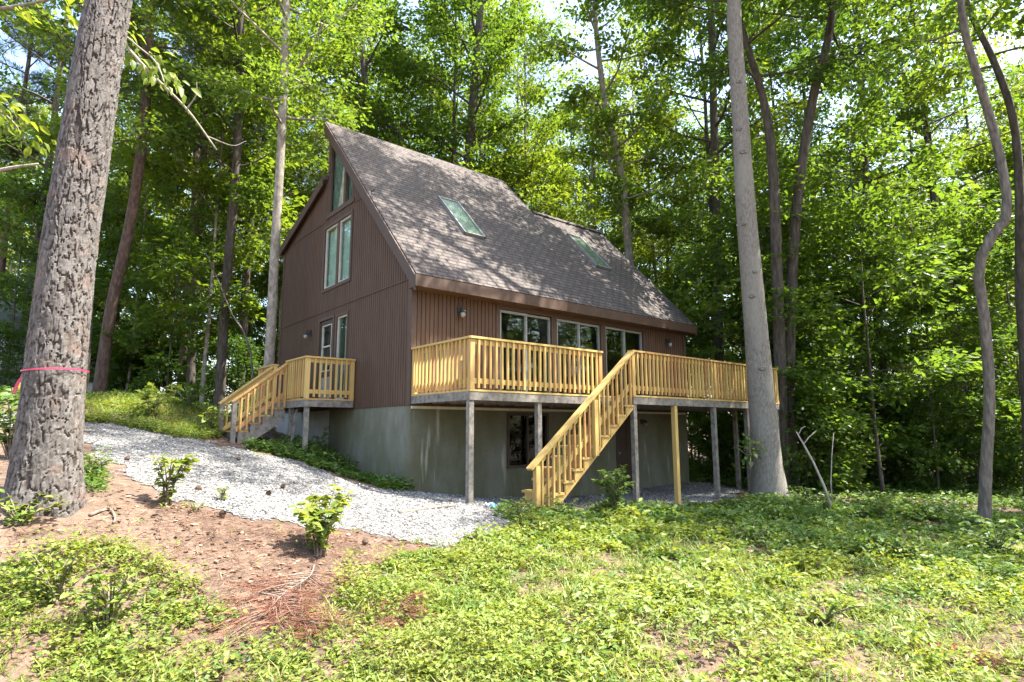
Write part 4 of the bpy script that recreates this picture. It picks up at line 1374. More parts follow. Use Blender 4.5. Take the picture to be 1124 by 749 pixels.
# pink survey ribbon tied round it, with two loose tails
zr_ = at(75, 408, 5.34)[2]
i = int(np.argmin(np.abs(pine_path[:, 2] - zr_)))
pc, prr = pine_path[i], pine_rad[i] * 1.0 + 0.020
mb = MB()
N = 40
for k in range(N):
    a0, a1 = 2 * math.pi * k / N, 2 * math.pi * (k + 1) / N
    w0, w1 = 0.004 * math.sin(3 * a0), 0.004 * math.sin(3 * a1)
    tilt = lambda a: 0.012 * math.cos(a - YAW + 1.57)
    P = lambda a, z, r: (pc[0] + r * math.cos(a), pc[1] + r * math.sin(a), zr_ + z * 0.55 + tilt(a))
    mb.quad(P(a0, w0 - .012, prr), P(a1, w1 - .012, prr), P(a1, w1 + .012, prr), P(a0, w0 + .012, prr))
lft = -RGT * prr
k0 = pc + lft + np.array((0, 0, zr_ - pc[2]))
for s, dx in ((0.0, 0.10), (0.02, 0.055)):
    A = k0 - FWD * (0.03 + s)
    Bp = A - RGT * dx * 0.6 + np.array((0, 0, -0.09))
    Cp = A - RGT * dx + np.array((0, 0, -0.20))
    w = (RGT * 0.85 - UPV * 0.5) * 0.010
    mb.quad(A - w, A + w, Bp + w, Bp - w)
    mb.quad(Bp - w, Bp + w, Cp + w * 0.7, Cp - w * 0.7)
mb.frame_box(k0 - FWD * 0.012, RGT * 0.014, FWD * 0.012, np.array((0, 0, 0.016)))
tag(mb.build('ribbon', M['ribbon']), 'pink plastic ribbon tied around the big pine trunk', 'ribbon')

DB = 12.9
beech, _ = hero('beech_tree', 'tall smooth grey trunk standing right in front of the deck end', 51,
     [(846, 556, DB), (841, 500, DB), (836, 440, DB), (828, 340, DB), (818, 220, DB), (812, 120, DB + .1), (806, 30, DB + .2), (802, -40, DB + .3)],
     [0.34, 0.30, 0.275, 0.235, 0.20, 0.17, 0.155, 0.145], 21.0, M['beech'], M['leaf_a'], 9.6, lift=(-0.05, 0.05), sides=20, wob=0.015, flare=0.30,
     ht=0.99, nl=28, reach=4.7, rise=(0.05, 0.9), per=34, spray=0.52, leaf=0.145, nsub=4)
def knots(o, path, specs, bark):
    off = root_loc(o)
    for (z, da, r) in specs:
        i = int(np.argmin(np.abs(path[:, 2] - z)))
        c = path[i]
        v = unit(CAM - c); v[2] = 0
        a = math.atan2(v[1], v[0]) + da
        rr = {0: 0}.get(1, 0.34 - 0.019 * (z + 2))
        q = c + np.array((math.cos(a), math.sin(a), 0)) * rr
        mb = MB()
        ax = np.array((math.cos(a), math.sin(a), 0.0)); sd = np.array((-ax[1], ax[0], 0.0))
        ring_ = []
        prof = [(1.0, -0.05), (0.85, 0.0), (0.62, 0.010), (0.42, 0.009), (0.25, 0.0), (0.0, -0.003)]
        pts = []
        for s_, h_ in prof:
            pts.append([q + sd * math.cos(t_) * r * s_ * 1.25 + np.array((0, 0, 1)) * math.sin(t_) * r * s_ * 0.8 + ax * h_ * r / 0.07 for t_ in np.linspace(0, 2 * math.pi, 12, endpoint=False)])
        for k in range(len(prof) - 1):
            for j in range(12):
                mb.quad(pts[k][j], pts[k][(j + 1) % 12], pts[k + 1][(j + 1) % 12], pts[k + 1][j])
        mb.build('knot', bark, o, True)
knots(beech, _, [(5.4, 0.1, 0.07), (6.1, -0.25, 0.06), (6.8, 0.2, 0.06), (7.6, 0.0, 0.055), (2.9, 0.35, 0.05), (2.3, -0.1, 0.06), (0.9, 0.25, 0.06), (3.9, -0.3, 0.05)], M['knot'])
hero('twin_trunk_tree', 'dark tree with two trunks behind the smooth grey trunk', 52,
     [(860, 545, 15.5), (857, 430, 15.5), (853, 300, 15.5), (848, 180, 15.6), (838, 110, 15.7), (820, 50, 15.8), (805, -10, 15.9)],
     [0.17, 0.15, 0.14, 0.125, 0.10, 0.085, 0.075], 17.0, M['bark'], M['leaf_c'], 8.5,
     extra=[([(872, 545, 15.8), (866, 430, 15.8), (870, 290, 15.8), (879, 190, 15.8), (895, 95, 15.8), (912, 25, 15.8)], [0.17, 0.15, 0.135, 0.125, 0.115, 0.10], 18.0)],
     ht=0.99, nl=24, reach=3.6, per=30, spray=0.55, leaf=0.15, nsub=3)
DS = 9.95
hero('crooked_tree', 'slender crooked tree with an S shaped bend in its grey trunk', 53,
     [(1079, 590, DS), (1082, 520, DS), (1086, 430, DS), (1080, 345, DS), (1074, 296, DS), (1086, 264, DS - .1), (1105, 238, DS - .15), (1103, 200, DS - .1), (1092, 150, DS), (1075, 90, DS), (1058, 30, DS), (1052, -25, DS)],
     [0.092, 0.084, 0.08, 0.077, 0.077, 0.075, 0.071, 0.067, 0.064, 0.06, 0.055, 0.05], 13.0, M['bark_crook'], M['leaf_a'], 6.0,
     flare=0.2, ht=0.99, nl=12, reach=2.4, rise=(0.0, 0.8), per=22, spray=0.46, leaf=0.12, nsub=3)
hero('leaning_tree', 'dark trunk leaning behind the crooked slender tree', 54,
     [(1130, 560, 14), (1126, 420, 14), (1120, 320, 14), (1119, 210, 14), (1112, 130, 14), (1090, 65, 14), (1064, 10, 14)], [0.11, 0.105, 0.10, 0.09, 0.08, 0.07, 0.06], 14.0, M['bark'], M['leaf_b'], 8.0,
     ht=0.99, nl=22, reach=3.2, per=30, spray=0.5, leaf=0.14, nsub=3)
hero('leaning_pine', 'reddish brown pine trunk leaning to the right in the left woods', 55,
     [(107, 440, 17), (122, 340, 17), (143, 245, 17), (157, 150, 17), (163, 60, 17.2), (166, -20, 17.4)], [0.165, 0.15, 0.138, 0.128, 0.115, 0.10], 20.0, M['bark_red'], M['needle'], 8.5, needles=True,
     ht=0.99, nl=26, reach=2.6, per=24, spray=0.42, leaf=0.22, nsub=3)
hero('slim_tree', 'slim dark trunk just right of the big pine trunk', 56,
     [(90, 442, 16), (97, 340, 16), (101, 230, 16), (100, 100, 16), (98, -20, 16)], [0.12, 0.11, 0.10, 0.09, 0.08], 17.0, M['bark'], M['leaf_a'], 6.5,
     ht=0.99, nl=26, reach=2.8, per=30, spray=0.5, leaf=0.15, nsub=3)
hero('straight_tree', 'straight dark trunk between the leaning pine and the porch', 57,
     [(209, 440, 20), (213, 340, 20), (218, 260, 20), (226, 130, 20), (232, -10, 20)], [0.14, 0.128, 0.115, 0.105, 0.09], 19.0, M['bark'], M['leaf_b'], 6.8,
     ht=0.99, nl=30, reach=3.4, per=32, spray=0.55, leaf=0.17, nsub=3)
hero('straight_tree', 'thick dark trunk behind the porch stairs in the left woods', 58,
     [(241, 440, 18.5), (248, 320, 18.5), (258, 200, 18.5), (263, 100, 18.6), (266, -10, 18.8)], [0.155, 0.143, 0.13, 0.115, 0.10], 20.0, M['bark'], M['leaf_a'], 6.5,
     ht=0.99, nl=30, reach=3.4, per=32, spray=0.55, leaf=0.17, nsub=3)
hero('pale_tree', 'pale mottled trunk beside the far corner of the brown gable', 59,
     [(292, 455, 15.2), (297, 370, 15.2), (302, 270, 15.3), (308, 170, 15.4), (312, 80, 15.5), (315, -10, 15.6)], [0.135, 0.125, 0.115, 0.105, 0.10, 0.085], 17.0, M['bark_pale'], M['leaf_a'], 7.0,
     ht=0.99, nl=28, reach=3.2, rise=(0.1, 0.9), per=40, spray=0.5, leaf=0.125, nsub=3)
hero('forked_tree', 'dark forked tree rising just behind the roof peak', 60,
     [(500, 470, 26), (510, 300, 26), (516, 160, 26), (523, 70, 26), (528, -10, 26)], [0.26, 0.24, 0.22, 0.17, 0.14], 22.0, M['bark'], M['leaf_a'], 8.0,
     extra=[([(490, 470, 26.3), (470, 300, 26.3), (442, 160, 26.3), (405, 110, 26.3), (396, 20, 26.3)], [0.22, 0.2, 0.17, 0.14, 0.1], 19.0)],
     ht=0.99, nl=30, reach=4.0, per=32, spray=0.6, leaf=0.19, nsub=3)
hero('curved_tree', 'slender pale trunk curving up behind the right end of the roof', 61,
     [(702, 470, 22), (694, 330, 22), (688, 250, 22), (680, 180, 22), (664, 110, 22), (655, 40, 22), (652, -20, 22)], [0.17, 0.155, 0.145, 0.13, 0.11, 0.095, 0.08], 18.0, M['bark_pale'], M['leaf_a'], 6.5,
     ht=0.99, nl=28, reach=3.4, per=32, spray=0.55, leaf=0.17, nsub=3)
hero('straight_tree', 'dark straight trunk above the right part of the deck railing', 62,
     [(791, 480, 21), (789, 380, 21), (787, 250, 21), (783, 110, 21), (780, -10, 21)], [0.18, 0.165, 0.15, 0.13, 0.115], 19.0, M['bark'], M['leaf_b'], 6.0,
     ht=0.99, nl=28, reach=3.4, per=32, spray=0.55, leaf=0.17, nsub=3)
# a broadleaf tree just outside the frame whose limbs reach in over the left side
def reaching_tree():
    p0 = at(-190, 470, 8.6)
    base = np.array((p0[0], p0[1], tz(p0[0], p0[1])))
    o = thing('overhanging_tree', 'broadleaf tree at the far left edge with leafy limbs reaching over the pine', 'tree', base)
    tb = MB()
    trunk = catmull([base + (0, 0, -.3), base + (0.1, 0, 2), base + (0.15, 0.1, 5), base + (0.1, 0.2, 9)], 4)
    tb.tube(trunk, list(np.linspace(0.17, 0.07, len(trunk))), 12, True)
    C, D = [], []
    rng = np.random.default_rng(6)
    for pts, r0, lf in (([(-150, 230, 8.4), (-60, 205, 8.2), (0, 187, 8.0), (42, 180, 8.0)], 0.055, 0.0),
                        ([(-120, 60, 8.2), (-40, 20, 7.6), (30, 5, 7.2), (75, -5, 7.0)], 0.04, 0.35),
                        ([(-120, 20, 8.4), (40, -40, 8.6), (110, 20, 8.7), (160, 75, 8.8), (205, 120, 9.0), (238, 165, 9.1)], 0.045, 0.0),
                        ([(120, 25, 8.7), (150, 50, 8.7), (172, 70, 8.6), (185, 105, 8.5)], 0.02, 0.25),
                        ([(205, 120, 9.0), (215, 105, 9.0), (216, 90, 9.0)], 0.014, 0.0),
                        ([(228, 150, 9.1), (255, 160, 9.2), (270, 155, 9.3)], 0.012, 0.0),
                        ([(-100, 120, 8.2), (-30, 110, 8.5), (10, 130, 8.8), (30, 160, 9.0)], 0.03, 0.3)):
        P = catmull([at(*p) for p in pts], 5)
        tb.tube(P, list(np.linspace(r0, r0 * 0.25, len(P))), 6, True)
        if lf:
            for k in range(3, len(P), 2):
                C.append(P[k] + rng.normal(0, 0.1, 3)); D.append(unit(P[k] - P[k - 1]))
    C, D = np.array(C), np.array(D)
    c, d, n, L = sprays(rng, C, D, 13, 0.30, 0.06, 0.15)
    tb.build('trunk', M['bark_pale'], o, True)
    me = leaf_mesh6('crown', c - base, d, n, L, M['leaf_b'])
    obj_from('crown', me, o)
reaching_tree()
# a twiggy limb bowing down in front of the left woods
mb = MB()
p = catmull([at(222, 270, 17.5), at(238, 305, 17.4), (at(255, 345, 17.3)), at(268, 366, 17.2), at(276, 395, 17.2), at(279, 455, 17.2)], 6)
p[-1, 2] = tz(p[-1, 0], p[-1, 1]) - 0.1
mb.tube(p, list(np.linspace(0.014, 0.03, len(p))), 7)
tag(mb.build('bent_sapling', M['bark_crook'], None, True), 'bare grey sapling stem bowing to the left behind the porch stairs', 'sapling')

# ---------------------------------------------------------------- ground plants and litter
def poly(*pts):
    return np.array([hit(*p)[:2] for p in pts])
Z_BROWN = poly((2, 575), (60, 562), (110, 548), (200, 560), (330, 580), (450, 596), (430, 625), (345, 628), (330, 690), (270, 700), (215, 652), (150, 622), (80, 606), (2, 640))
Z_WEED = poly((2, 635), (90, 600), (150, 612), (235, 640), (255, 690), (300, 705), (370, 660), (430, 615), (560, 600), (620, 800), (-60, 800), (-60, 640))
Z_FIELD = poly((440, 600), (540, 575), (600, 565), (700, 560), (800, 560), (1000, 580), (1122, 600), (1300, 640), (1300, 800), (450, 800))
Z_BARE = poly((860, 545), (1122, 590), (1122, 622), (1000, 610), (860, 590), (760, 580), (690, 572), (720, 556))
def soft(P, x, y, j=0.5):
    return inside(P, x + (fbm(x * 1.7 + 3, y * 1.7, 4) - 0.5) * 2 * j, y + (fbm(x * 1.7 + 55, y * 1.7 + 9, 4) - 0.5) * 2 * j)
BIG = np.array([(-9, -10), (11, -10), (11, 3), (-9, 6)])
def scatter(n, seed, dens, box=(-8, 12, -9.6, 6), near=7.0):
    rng = np.random.default_rng(seed)
    x, y = rng.uniform(box[0], box[1], n), rng.uniform(box[2], box[3], n)
    f = (x - CAM[0]) * FWD[0] + (y - CAM[1]) * FWD[1]
    s = (x - CAM[0]) * RGT[0] + (y - CAM[1]) * RGT[1]
    ok = (f > 2.4) & (np.abs(s) < f * 1.05 + 1.2) & ~((x > -0.1) & (x < 8.8) & (y > -0.05)) & (np.hypot(x - pine_base[0], y - pine_base[1]) > 0.42)
    x, y, f = x[ok], y[ok], f[ok]
    k = rng.random(len(x)) < dens(x, y) * np.clip((near / f) ** 1.1, 0, 1)
    return x[k], y[k], rng
def clump(x, y, s=1.0, o=0):
    return fbm(x * 1.3 * s + o, y * 1.3 * s - o, 4)
def plants(name, label, x, y, rng, m, hgt, leaf, nleaf, wide=0.3, spread=0.6, fine=False, up=0.55, grow_far=True):
    n = len(x)
    z = terr(x, y)
    h = hgt(x, y) * rng.uniform(0.55, 1.3, n)
    k = rng.integers(nleaf[0], nleaf[1] + 1, n)
    i = np.repeat(np.arange(n), k)
    N = len(i)
    t = rng.random(N)
    a = rng.uniform(0, 6.28, N)
    r = rng.random(N) * spread * h[i] * 0.7
    lean = rng.normal(0, 0.25, (n, 2))
    c = np.stack([x[i] + np.cos(a) * r + lean[i, 0] * h[i] * t, y[i] + np.sin(a) * r + lean[i, 1] * h[i] * t, z[i] + h[i] * (0.12 + 0.88 * t)], -1)
    d = np.stack([np.cos(a), np.sin(a), rng.normal(0.15, 0.35, N)], -1)
    nn = unit(np.stack([rng.normal(0, up, N), rng.normal(0, up, N), np.ones(N)], -1))
    far = np.clip(((x - CAM[0]) * FWD[0] + (y - CAM[1]) * FWD[1]) / 6.5, 0.85, 1.6)[i] if grow_far else 1.0
    L = leaf * rng.uniform(0.6, 1.35, N) * far
    me = (leaf_mesh6 if fine else leaf_mesh)(name, c, unit(d), nn, L, m, wide)
    return tag(obj_from(name, me), label, name.replace('_', ' '), kind='stuff')

Z_BANK = poly((90, 446), (236, 440), (250, 478), (200, 482), (140, 470), (92, 466))
def d_field(x, y):
    g = soft(Z_FIELD, x, y)
    bare = soft(Z_BARE, x, y, 0.4)
    return g * (1 - 0.80 * bare) * (~on_gravel(x, y, 0.3))
def d_weed(x, y):
    return soft(Z_WEED, x, y, 0.35) * (~on_gravel(x, y, 0.3))
def both(x, y):
    return np.clip(d_field(x, y) + d_weed(x, y), 0, 1)
# a low carpet with gaps, taller clumps of two other kinds, seedlings and grass between them
x, y, rng = scatter(330000, 21, lambda x, y: both(x, y) * np.clip((clump(x, y) - 0.41) * 7.0, 0.05, 1) * np.clip((clump(x, y, 3.6, 40) - 0.42) * 7, 0.06, 1))
plants('ground_cover', 'low yellow green weeds spreading over the sunny clearing', x, y, rng, M['weed'], lambda x, y: 0.02 + 0.10 * np.clip(clump(x, y, 1.6, 70) - 0.36, 0, 1), 0.034, (5, 9), 0.30, 1.0)
x, y, rng = scatter(75000, 27, lambda x, y: d_field(x, y) * np.clip((clump(x, y, 2.2, 120) - 0.50) * 8.0, 0.02, 1))
plants('weeds', 'bushy lime green weed clumps standing above the low carpet', x, y, rng, M['weed_lime'], lambda x, y: 0.05 + 0.6 * np.clip(clump(x, y, 2.2, 120) - 0.48, 0, 1), 0.064, (6, 11), 0.25, 0.7)
x, y, rng = scatter(40000, 28, lambda x, y: both(x, y) * np.clip((clump(x, y, 1.9, 200) - 0.50) * 8.0, 0.02, 1))
plants('weeds', 'darker green round leaved weeds scattered through the clearing', x, y, rng, M['weed_dark'], lambda x, y: 0.05 + 0.3 * np.clip(clump(x, y, 1.9, 200) - 0.48, 0, 1), 0.045, (5, 9), 0.42, 0.8)
x, y, rng = scatter(120000, 22, lambda x, y: d_weed(x, y) * np.clip((clump(x, y, 1.1, 20) - 0.33) * 5.0, 0.04, 1))
plants('weeds', 'tall leafy green weeds filling the lower left corner', x, y, rng, M['weed'], lambda x, y: 0.05 + 0.50 * np.clip(clump(x, y, 1.6, 10) - 0.40, 0, 1), 0.048, (6, 12), 0.27, 0.7)
def blades(n, seed, dens, label, h, m, near=7.0, box=(-8, 12, -9.6, 6)):
    x, y, rng = scatter(n, seed, dens, box, near)
    k = 7
    i = np.repeat(np.arange(len(x)), k)
    N = len(i)
    a = rng.uniform(0, 6.28, N)
    e = rng.uniform(0.5, 1.35, N)
    d = np.stack([np.cos(a) * np.cos(e), np.sin(a) * np.cos(e), np.sin(e)], -1)
    c = np.stack([x[i] + rng.normal(0, .018, N), y[i] + rng.normal(0, .018, N), terr(x, y)[i] - 0.005], -1)
    nn = unit(np.stack([-np.cos(a) * np.sin(e), -np.sin(a) * np.sin(e), np.cos(e)], -1))
    far = np.clip(((x - CAM[0]) * FWD[0] + (y - CAM[1]) * FWD[1]) / 6.5, 0.85, 2.0)[i]
    return tag(obj_from('grass', leaf_mesh('grass', c, d, nn, h * rng.uniform(.5, 1.4, N), m, 0.028, 0.32)), label, 'grass', kind='stuff')
blades(34000, 41, lambda x, y: both(x, y) * np.clip((clump(x, y, 1.3, 300) - 0.42) * 7.0, 0.12, 1), 'thin tufts of grass growing between the weeds', 0.15, M['grass'])
blades(16000, 42, lambda x, y: soft(Z_BANK, x, y, 0.3) * 1.0, 'short sunlit grass on the bank beyond the gravel', 0.20, M['grass'], 16, (-8, 2, -2, 14))
# leafy shade plants along the wood edge, under the deck edge, beside the foundation and on the far bank
Z_EDGE = poly((700, 560), (860, 550), (1000, 565), (1122, 578), (1200, 600), (1200, 655), (960, 620), (800, 610), (620, 590), (560, 575))
Z_FOOT = poly((265, 492), (300, 488), (338, 494), (372, 500), (420, 512), (447, 530), (440, 542), (400, 530), (350, 515))
Z_POST = poly((560, 560), (620, 565), (700, 560), (735, 575), (690, 585), (600, 585), (555, 572))
Z_PINE = poly((86, 510), (115, 512), (112, 540), (88, 546))
Z_PINL = poly((1, 545), (44, 556), (60, 572), (20, 585), (1, 590))
def d_shade(x, y):
    a = soft(Z_EDGE, x, y) * np.clip((clump(x, y, 0.9, 5) - 0.40) * 6, 0.08, 1) * 0.75
    b = (soft(Z_FOOT, x, y, 0.25) * 1.0 + soft(Z_POST, x, y, 0.3) * 0.55 + soft(Z_PINE, x, y, 0.15) + soft(Z_PINL, x, y, 0.2)) * np.clip((clump(x, y, 2.0, 15) - 0.34) * 5, 0, 1)
    return np.clip(a * (~on_gravel(x, y, 0.3)) + b, 0, 1)
x, y, rng = scatter(120000, 23, d_shade, near=11)
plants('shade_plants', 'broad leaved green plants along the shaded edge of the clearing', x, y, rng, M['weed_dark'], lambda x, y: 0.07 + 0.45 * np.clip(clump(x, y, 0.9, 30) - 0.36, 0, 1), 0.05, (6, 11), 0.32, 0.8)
x, y, rng = scatter(60000, 24, lambda x, y: soft(Z_BANK, x, y, 0.3) * np.clip((clump(x, y, 0.9, 8) - 0.3) * 4, 0.1, 1), box=(-8, 2, -2, 14), near=16)
plants('bank_plants', 'sunlit grass and weeds on the bank beyond the gravel', x, y, rng, M['weed'], lambda x, y: 0.06 + 0.45 * np.clip(clump(x, y, 0.9, 3) - 0.42, 0, 1), 0.045, (5, 9), 0.26, 0.8)
# woodland floor: sparse low plants under the trees
def d_floor(x, y):
    out = ~inside(np.array([(-7, -10), (7.6, -8.5), (7.6, -4), (9.3, -1), (9.3, 8), (-1, 8.2), (-8, 6)]), x, y)
    return out * np.clip((clump(x, y, 0.5, 60) - 0.38) * 5, 0.25, 1) * (~on_gravel(x, y, 0.3))
x, y, rng = scatter(110000, 25, d_floor, box=(-14, 24, -12, 26), near=18)
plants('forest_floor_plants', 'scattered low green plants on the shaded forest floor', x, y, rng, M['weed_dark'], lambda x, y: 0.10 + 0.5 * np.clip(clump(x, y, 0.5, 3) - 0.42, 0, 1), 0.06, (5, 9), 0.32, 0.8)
# big lance leaved patch in the near right
Z_LANCE = poly((590, 690), (650, 655), (720, 640), (800, 655), (850, 700), (900, 747), (640, 747))
x, y, rng = scatter(12000, 26, lambda x, y: soft(Z_LANCE, x, y, 0.3) * np.clip((clump(x, y, 1.5, 90) - 0.32) * 4, 0.1, 1))
plants('lance_leaf_plants', 'patch of larger pale green lance shaped leaves in the near sun', x, y, rng, M['weed_big'], lambda x, y: 0.14 + 0.40 * np.clip(clump(x, y, 1.2, 10) - 0.35, 0, 1), 0.095, (7, 12), 0.19, 0.7, True)

# dry pine needles and leaf bits
def needles(n, seed, dens, m, name, label, L0, w):
    x, y, rng = scatter(n, seed, dens, near=8)
    N = len(x)
    a = rng.uniform(0, 6.28, N)
    d = np.stack([np.cos(a), np.sin(a), rng.normal(0, 0.12, N)], -1)
    nn = unit(np.stack([rng.normal(0, .3, N), rng.normal(0, .3, N), np.ones(N)], -1))
    c = np.stack([x, y, terr(x, y) + rng.uniform(0.004, 0.022, N)], -1)
    me = leaf_mesh(name, c, d, nn, L0 * rng.uniform(0.5, 1.3, N), m, w, 0.03)
    return tag(obj_from(name, me), label, 'litter', kind='stuff')
def d_need(x, y):
    return np.clip(soft(Z_BROWN, x, y, 0.5) * 0.95 + soft(Z_BARE, x, y) * 0.5 + 0.12 + soft(Z_WEED, x, y, 0.4) * 0.3, 0, 1) * np.where(on_gravel(x, y, 0.35), 0.05, 1)
needles(300000, 31, d_need, M['litter'], 'pine_needle_litter', 'brown fallen pine needles covering the bare ground', 0.13, 0.019)
needles(60000, 32, lambda x, y: (0.35 + 0.5 * soft(Z_BARE, x, y) + 0.3 * soft(Z_BROWN, x, y)) * np.clip((clump(x, y, 1.5, 33) - 0.35) * 4, 0.05, 1) * np.where(on_gravel(x, y, 0.2), 0.08, 1), M['litter'], 'dead_leaf_litter', 'curled brown dead leaves lying on the soil', 0.055, 0.33)

x, y, rng = scatter(16000, 34, lambda x, y: (on_gravel(x, y, 0.9) ^ on_gravel(x, y, 0.2)) * 0.30 + soft(Z_BROWN, x, y, 0.3) * np.clip((clump(x, y, 1.8, 140) - 0.46) * 3.0, 0.04, 1) * 0.45)
plants('seedlings', 'small green seedlings dotted over the bare brown soil and gravel edge', x, y, rng, M['weed'], lambda x, y: 0.03 + 0.10 * np.clip(clump(x, y, 1.6, 70) - 0.36, 0, 1), 0.036, (4, 8), 0.28, 0.9)
needles(40000, 35, lambda x, y: soft(Z_BROWN, x, y, 0.4) * np.clip((clump(x, y, 1.4, 171) - 0.36) * 4, 0.05, 1) * np.where(on_gravel(x, y, 0.3), 0.1, 1), M['needle_dead'], 'red_needle_litter', 'rusty pine straw drifts on the bare brown bank', 0.13, 0.018)
Z_RED = poly((280, 640), (345, 622), (400, 640), (470, 655), (450, 700), (380, 700), (330, 715), (270, 705))
needles(60000, 33, lambda x, y: soft(Z_RED, x, y, 0.35) * np.clip((clump(x, y, 2.2, 71) - 0.33) * 4, 0, 1), M['needle_dead'], 'red_needle_litter', 'rust red dead needles scattered over the middle weeds', 0.15, 0.013)

# ---------------------------------------------------------------- single plants
def leafy_plant(name, label, px, py, h, spread, nst, leaf, per, m, group=None, seed=0, wide=0.24, cat='plant'):
    rng = np.random.default_rng(seed + 300)
    p = hit(px, py)
    o = thing(name, label, cat, p, group)
    tb = MB()
    C, D, N_, L_ = [], [], [], []
    for s in range(nst):
        a = rng.uniform(0, 6.28)
        hh = h * rng.uniform(0.6, 1.1)
        e = np.array((math.cos(a), math.sin(a), 0)) * spread * rng.uniform(0.3, 1.0)
        pts = catmull([np.array((0, 0, -0.03)), e * 0.25 + (0, 0, hh * 0.45), e * 0.7 + (0, 0, hh * 0.85), e + (0, 0, hh)], 4)
        pts[:, :2] += rng.normal(0, 0.02, 2)
        tb.tube(pts, list(np.linspace(0.008, 0.003, len(pts))), 5)
        for k in range(per):
            t = rng.uniform(0.10, 1.0) ** 0.85
            q = np.array([np.interp(t * (len(pts) - 1), np.arange(len(pts)), pts[:, i]) for i in range(3)])
            aa = rng.uniform(0, 6.28)
            C.append(q + rng.normal(0, leaf * 0.12, 3))
            D.append((math.cos(aa), math.sin(aa), rng.normal(0.15, 0.3)))
            N_.append((rng.normal(0, .45), rng.normal(0, .45), 1))
            L_.append(leaf * rng.uniform(0.6, 1.25))
    for v in range(len(tb.v)): tb.v[v] = tuple(np.array(tb.v[v]) + p)
    tb.build('stem', M['stick'], o, True)
    obj_from('foliage', leaf_mesh6('foliage', np.array(C), unit(np.array(D)), unit(np.array(N_)), np.array(L_), m, wide), o)
    return o
wd, wb, wl, lb = M['weed_dark'], M['weed_big'], M['weed'], M['leaf_b']
leafy_plant('sapling', 'bright green broad leaved sapling at the near edge of the gravel', 350, 612, 0.60, 0.34, 14, 0.10, 24, wl, seed=1, wide=0.34)
leafy_plant('sapling', 'small green sapling beside the gravel right of the big pine', 181, 556, 0.46, 0.27, 10, 0.095, 14, wl, seed=2, wide=0.32)
leafy_plant('weed_clump', 'low weed clump growing through the gravel in the drive', 246, 553, 0.16, 0.14, 6, 0.045, 10, wl, seed=3)
leafy_plant('weed_clump', 'tiny tuft of grass at the brown edge of the gravel', 216, 566, 0.10, 0.12, 6, 0.05, 8, wl, seed=4, wide=0.12)
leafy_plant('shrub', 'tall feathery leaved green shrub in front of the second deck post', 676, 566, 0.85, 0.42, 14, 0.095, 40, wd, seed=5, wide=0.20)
leafy_plant('shrub', 'rounded dark green shrub at the foot of the long staircase', 617, 572, 0.32, 0.26, 9, 0.065, 16, wd, seed=6, wide=0.34)
leafy_plant('shrub', 'pale green weedy shrub left of the staircase foot', 568, 572, 0.30, 0.30, 10, 0.055, 16, wl, seed=7)
leafy_plant('shrub', 'low broad bright green clump in the middle of the shaded strip', 826, 597, 0.28, 0.45, 14, 0.075, 20, wd, seed=8, wide=0.26)
leafy_plant('shrub', 'yellow green young plant at the edge of the dark woods', 970, 572, 0.40, 0.20, 7, 0.08, 14, wl, seed=9, wide=0.3)
leafy_plant('shrub', 'green clump right of the smooth grey trunk', 880, 556, 0.36, 0.22, 7, 0.08, 12, wd, seed=10, wide=0.3)
leafy_plant('shrub', 'leafy clump against the foundation left of the house corner', 425, 532, 0.45, 0.35, 9, 0.07, 18, wd, seed=11, wide=0.3)
leafy_plant('shrub', 'climbing greenery under the porch corner post', 352, 500, 0.55, 0.30, 9, 0.06, 18, wd, seed=12, wide=0.34)
leafy_plant('shrub', 'broad pale leaved plant on the bank behind the gravel', 165, 462, 0.75, 0.55, 10, 0.17, 9, wl, seed=13, wide=0.36)
leafy_plant('shrub', 'small pale leaved plant beside the foot of the porch stairs', 232, 478, 0.50, 0.28, 7, 0.13, 8, wl, seed=14, wide=0.36)
leafy_plant('shrub', 'dark green bushy plant on the bank under the left woods', 205, 452, 0.7, 0.7, 12, 0.13, 14, wd, seed=15, wide=0.34)
leafy_plant('fern', 'feathery fern growing at the right foot of the big pine', 99, 528, 0.34, 0.22, 12, 0.075, 14, wd, seed=16, wide=0.12)
leafy_plant('shrub', 'leafy low shrub at the left foot of the big pine', 22, 575, 0.24, 0.35, 12, 0.06, 16, wl, seed=17, wide=0.3)
leafy_plant('shrub', 'large leaved green plant in the right shade by the crooked tree', 1095, 612, 0.45, 0.55, 12, 0.10, 14, wd, seed=18, wide=0.28)
leafy_plant('shrub', 'green plant between the shaded strip and the crooked tree', 985, 618, 0.32, 0.40, 12, 0.08, 14, wd, seed=19, wide=0.28)
leafy_plant('shrub', 'dark leafy bush at the left edge behind the big pine', 8, 505, 0.8, 0.6, 14, 0.10, 22, wd, seed=20, wide=0.32)
leafy_plant('weed_clump', 'bushy near weed in the lower left corner', 120, 690, 0.34, 0.35, 14, 0.06, 18, wl, seed=21, wide=0.3)
leafy_plant('weed_clump', 'upright bushy weed at the bottom left of the clearing', 60, 668, 0.36, 0.30, 12, 0.055, 18, wl, seed=22, wide=0.3)
leafy_plant('weed_clump', 'rounded yellow green weed clump in the sunny field', 905, 690, 0.22, 0.40, 14, 0.06, 18, wl, seed=23, wide=0.26)
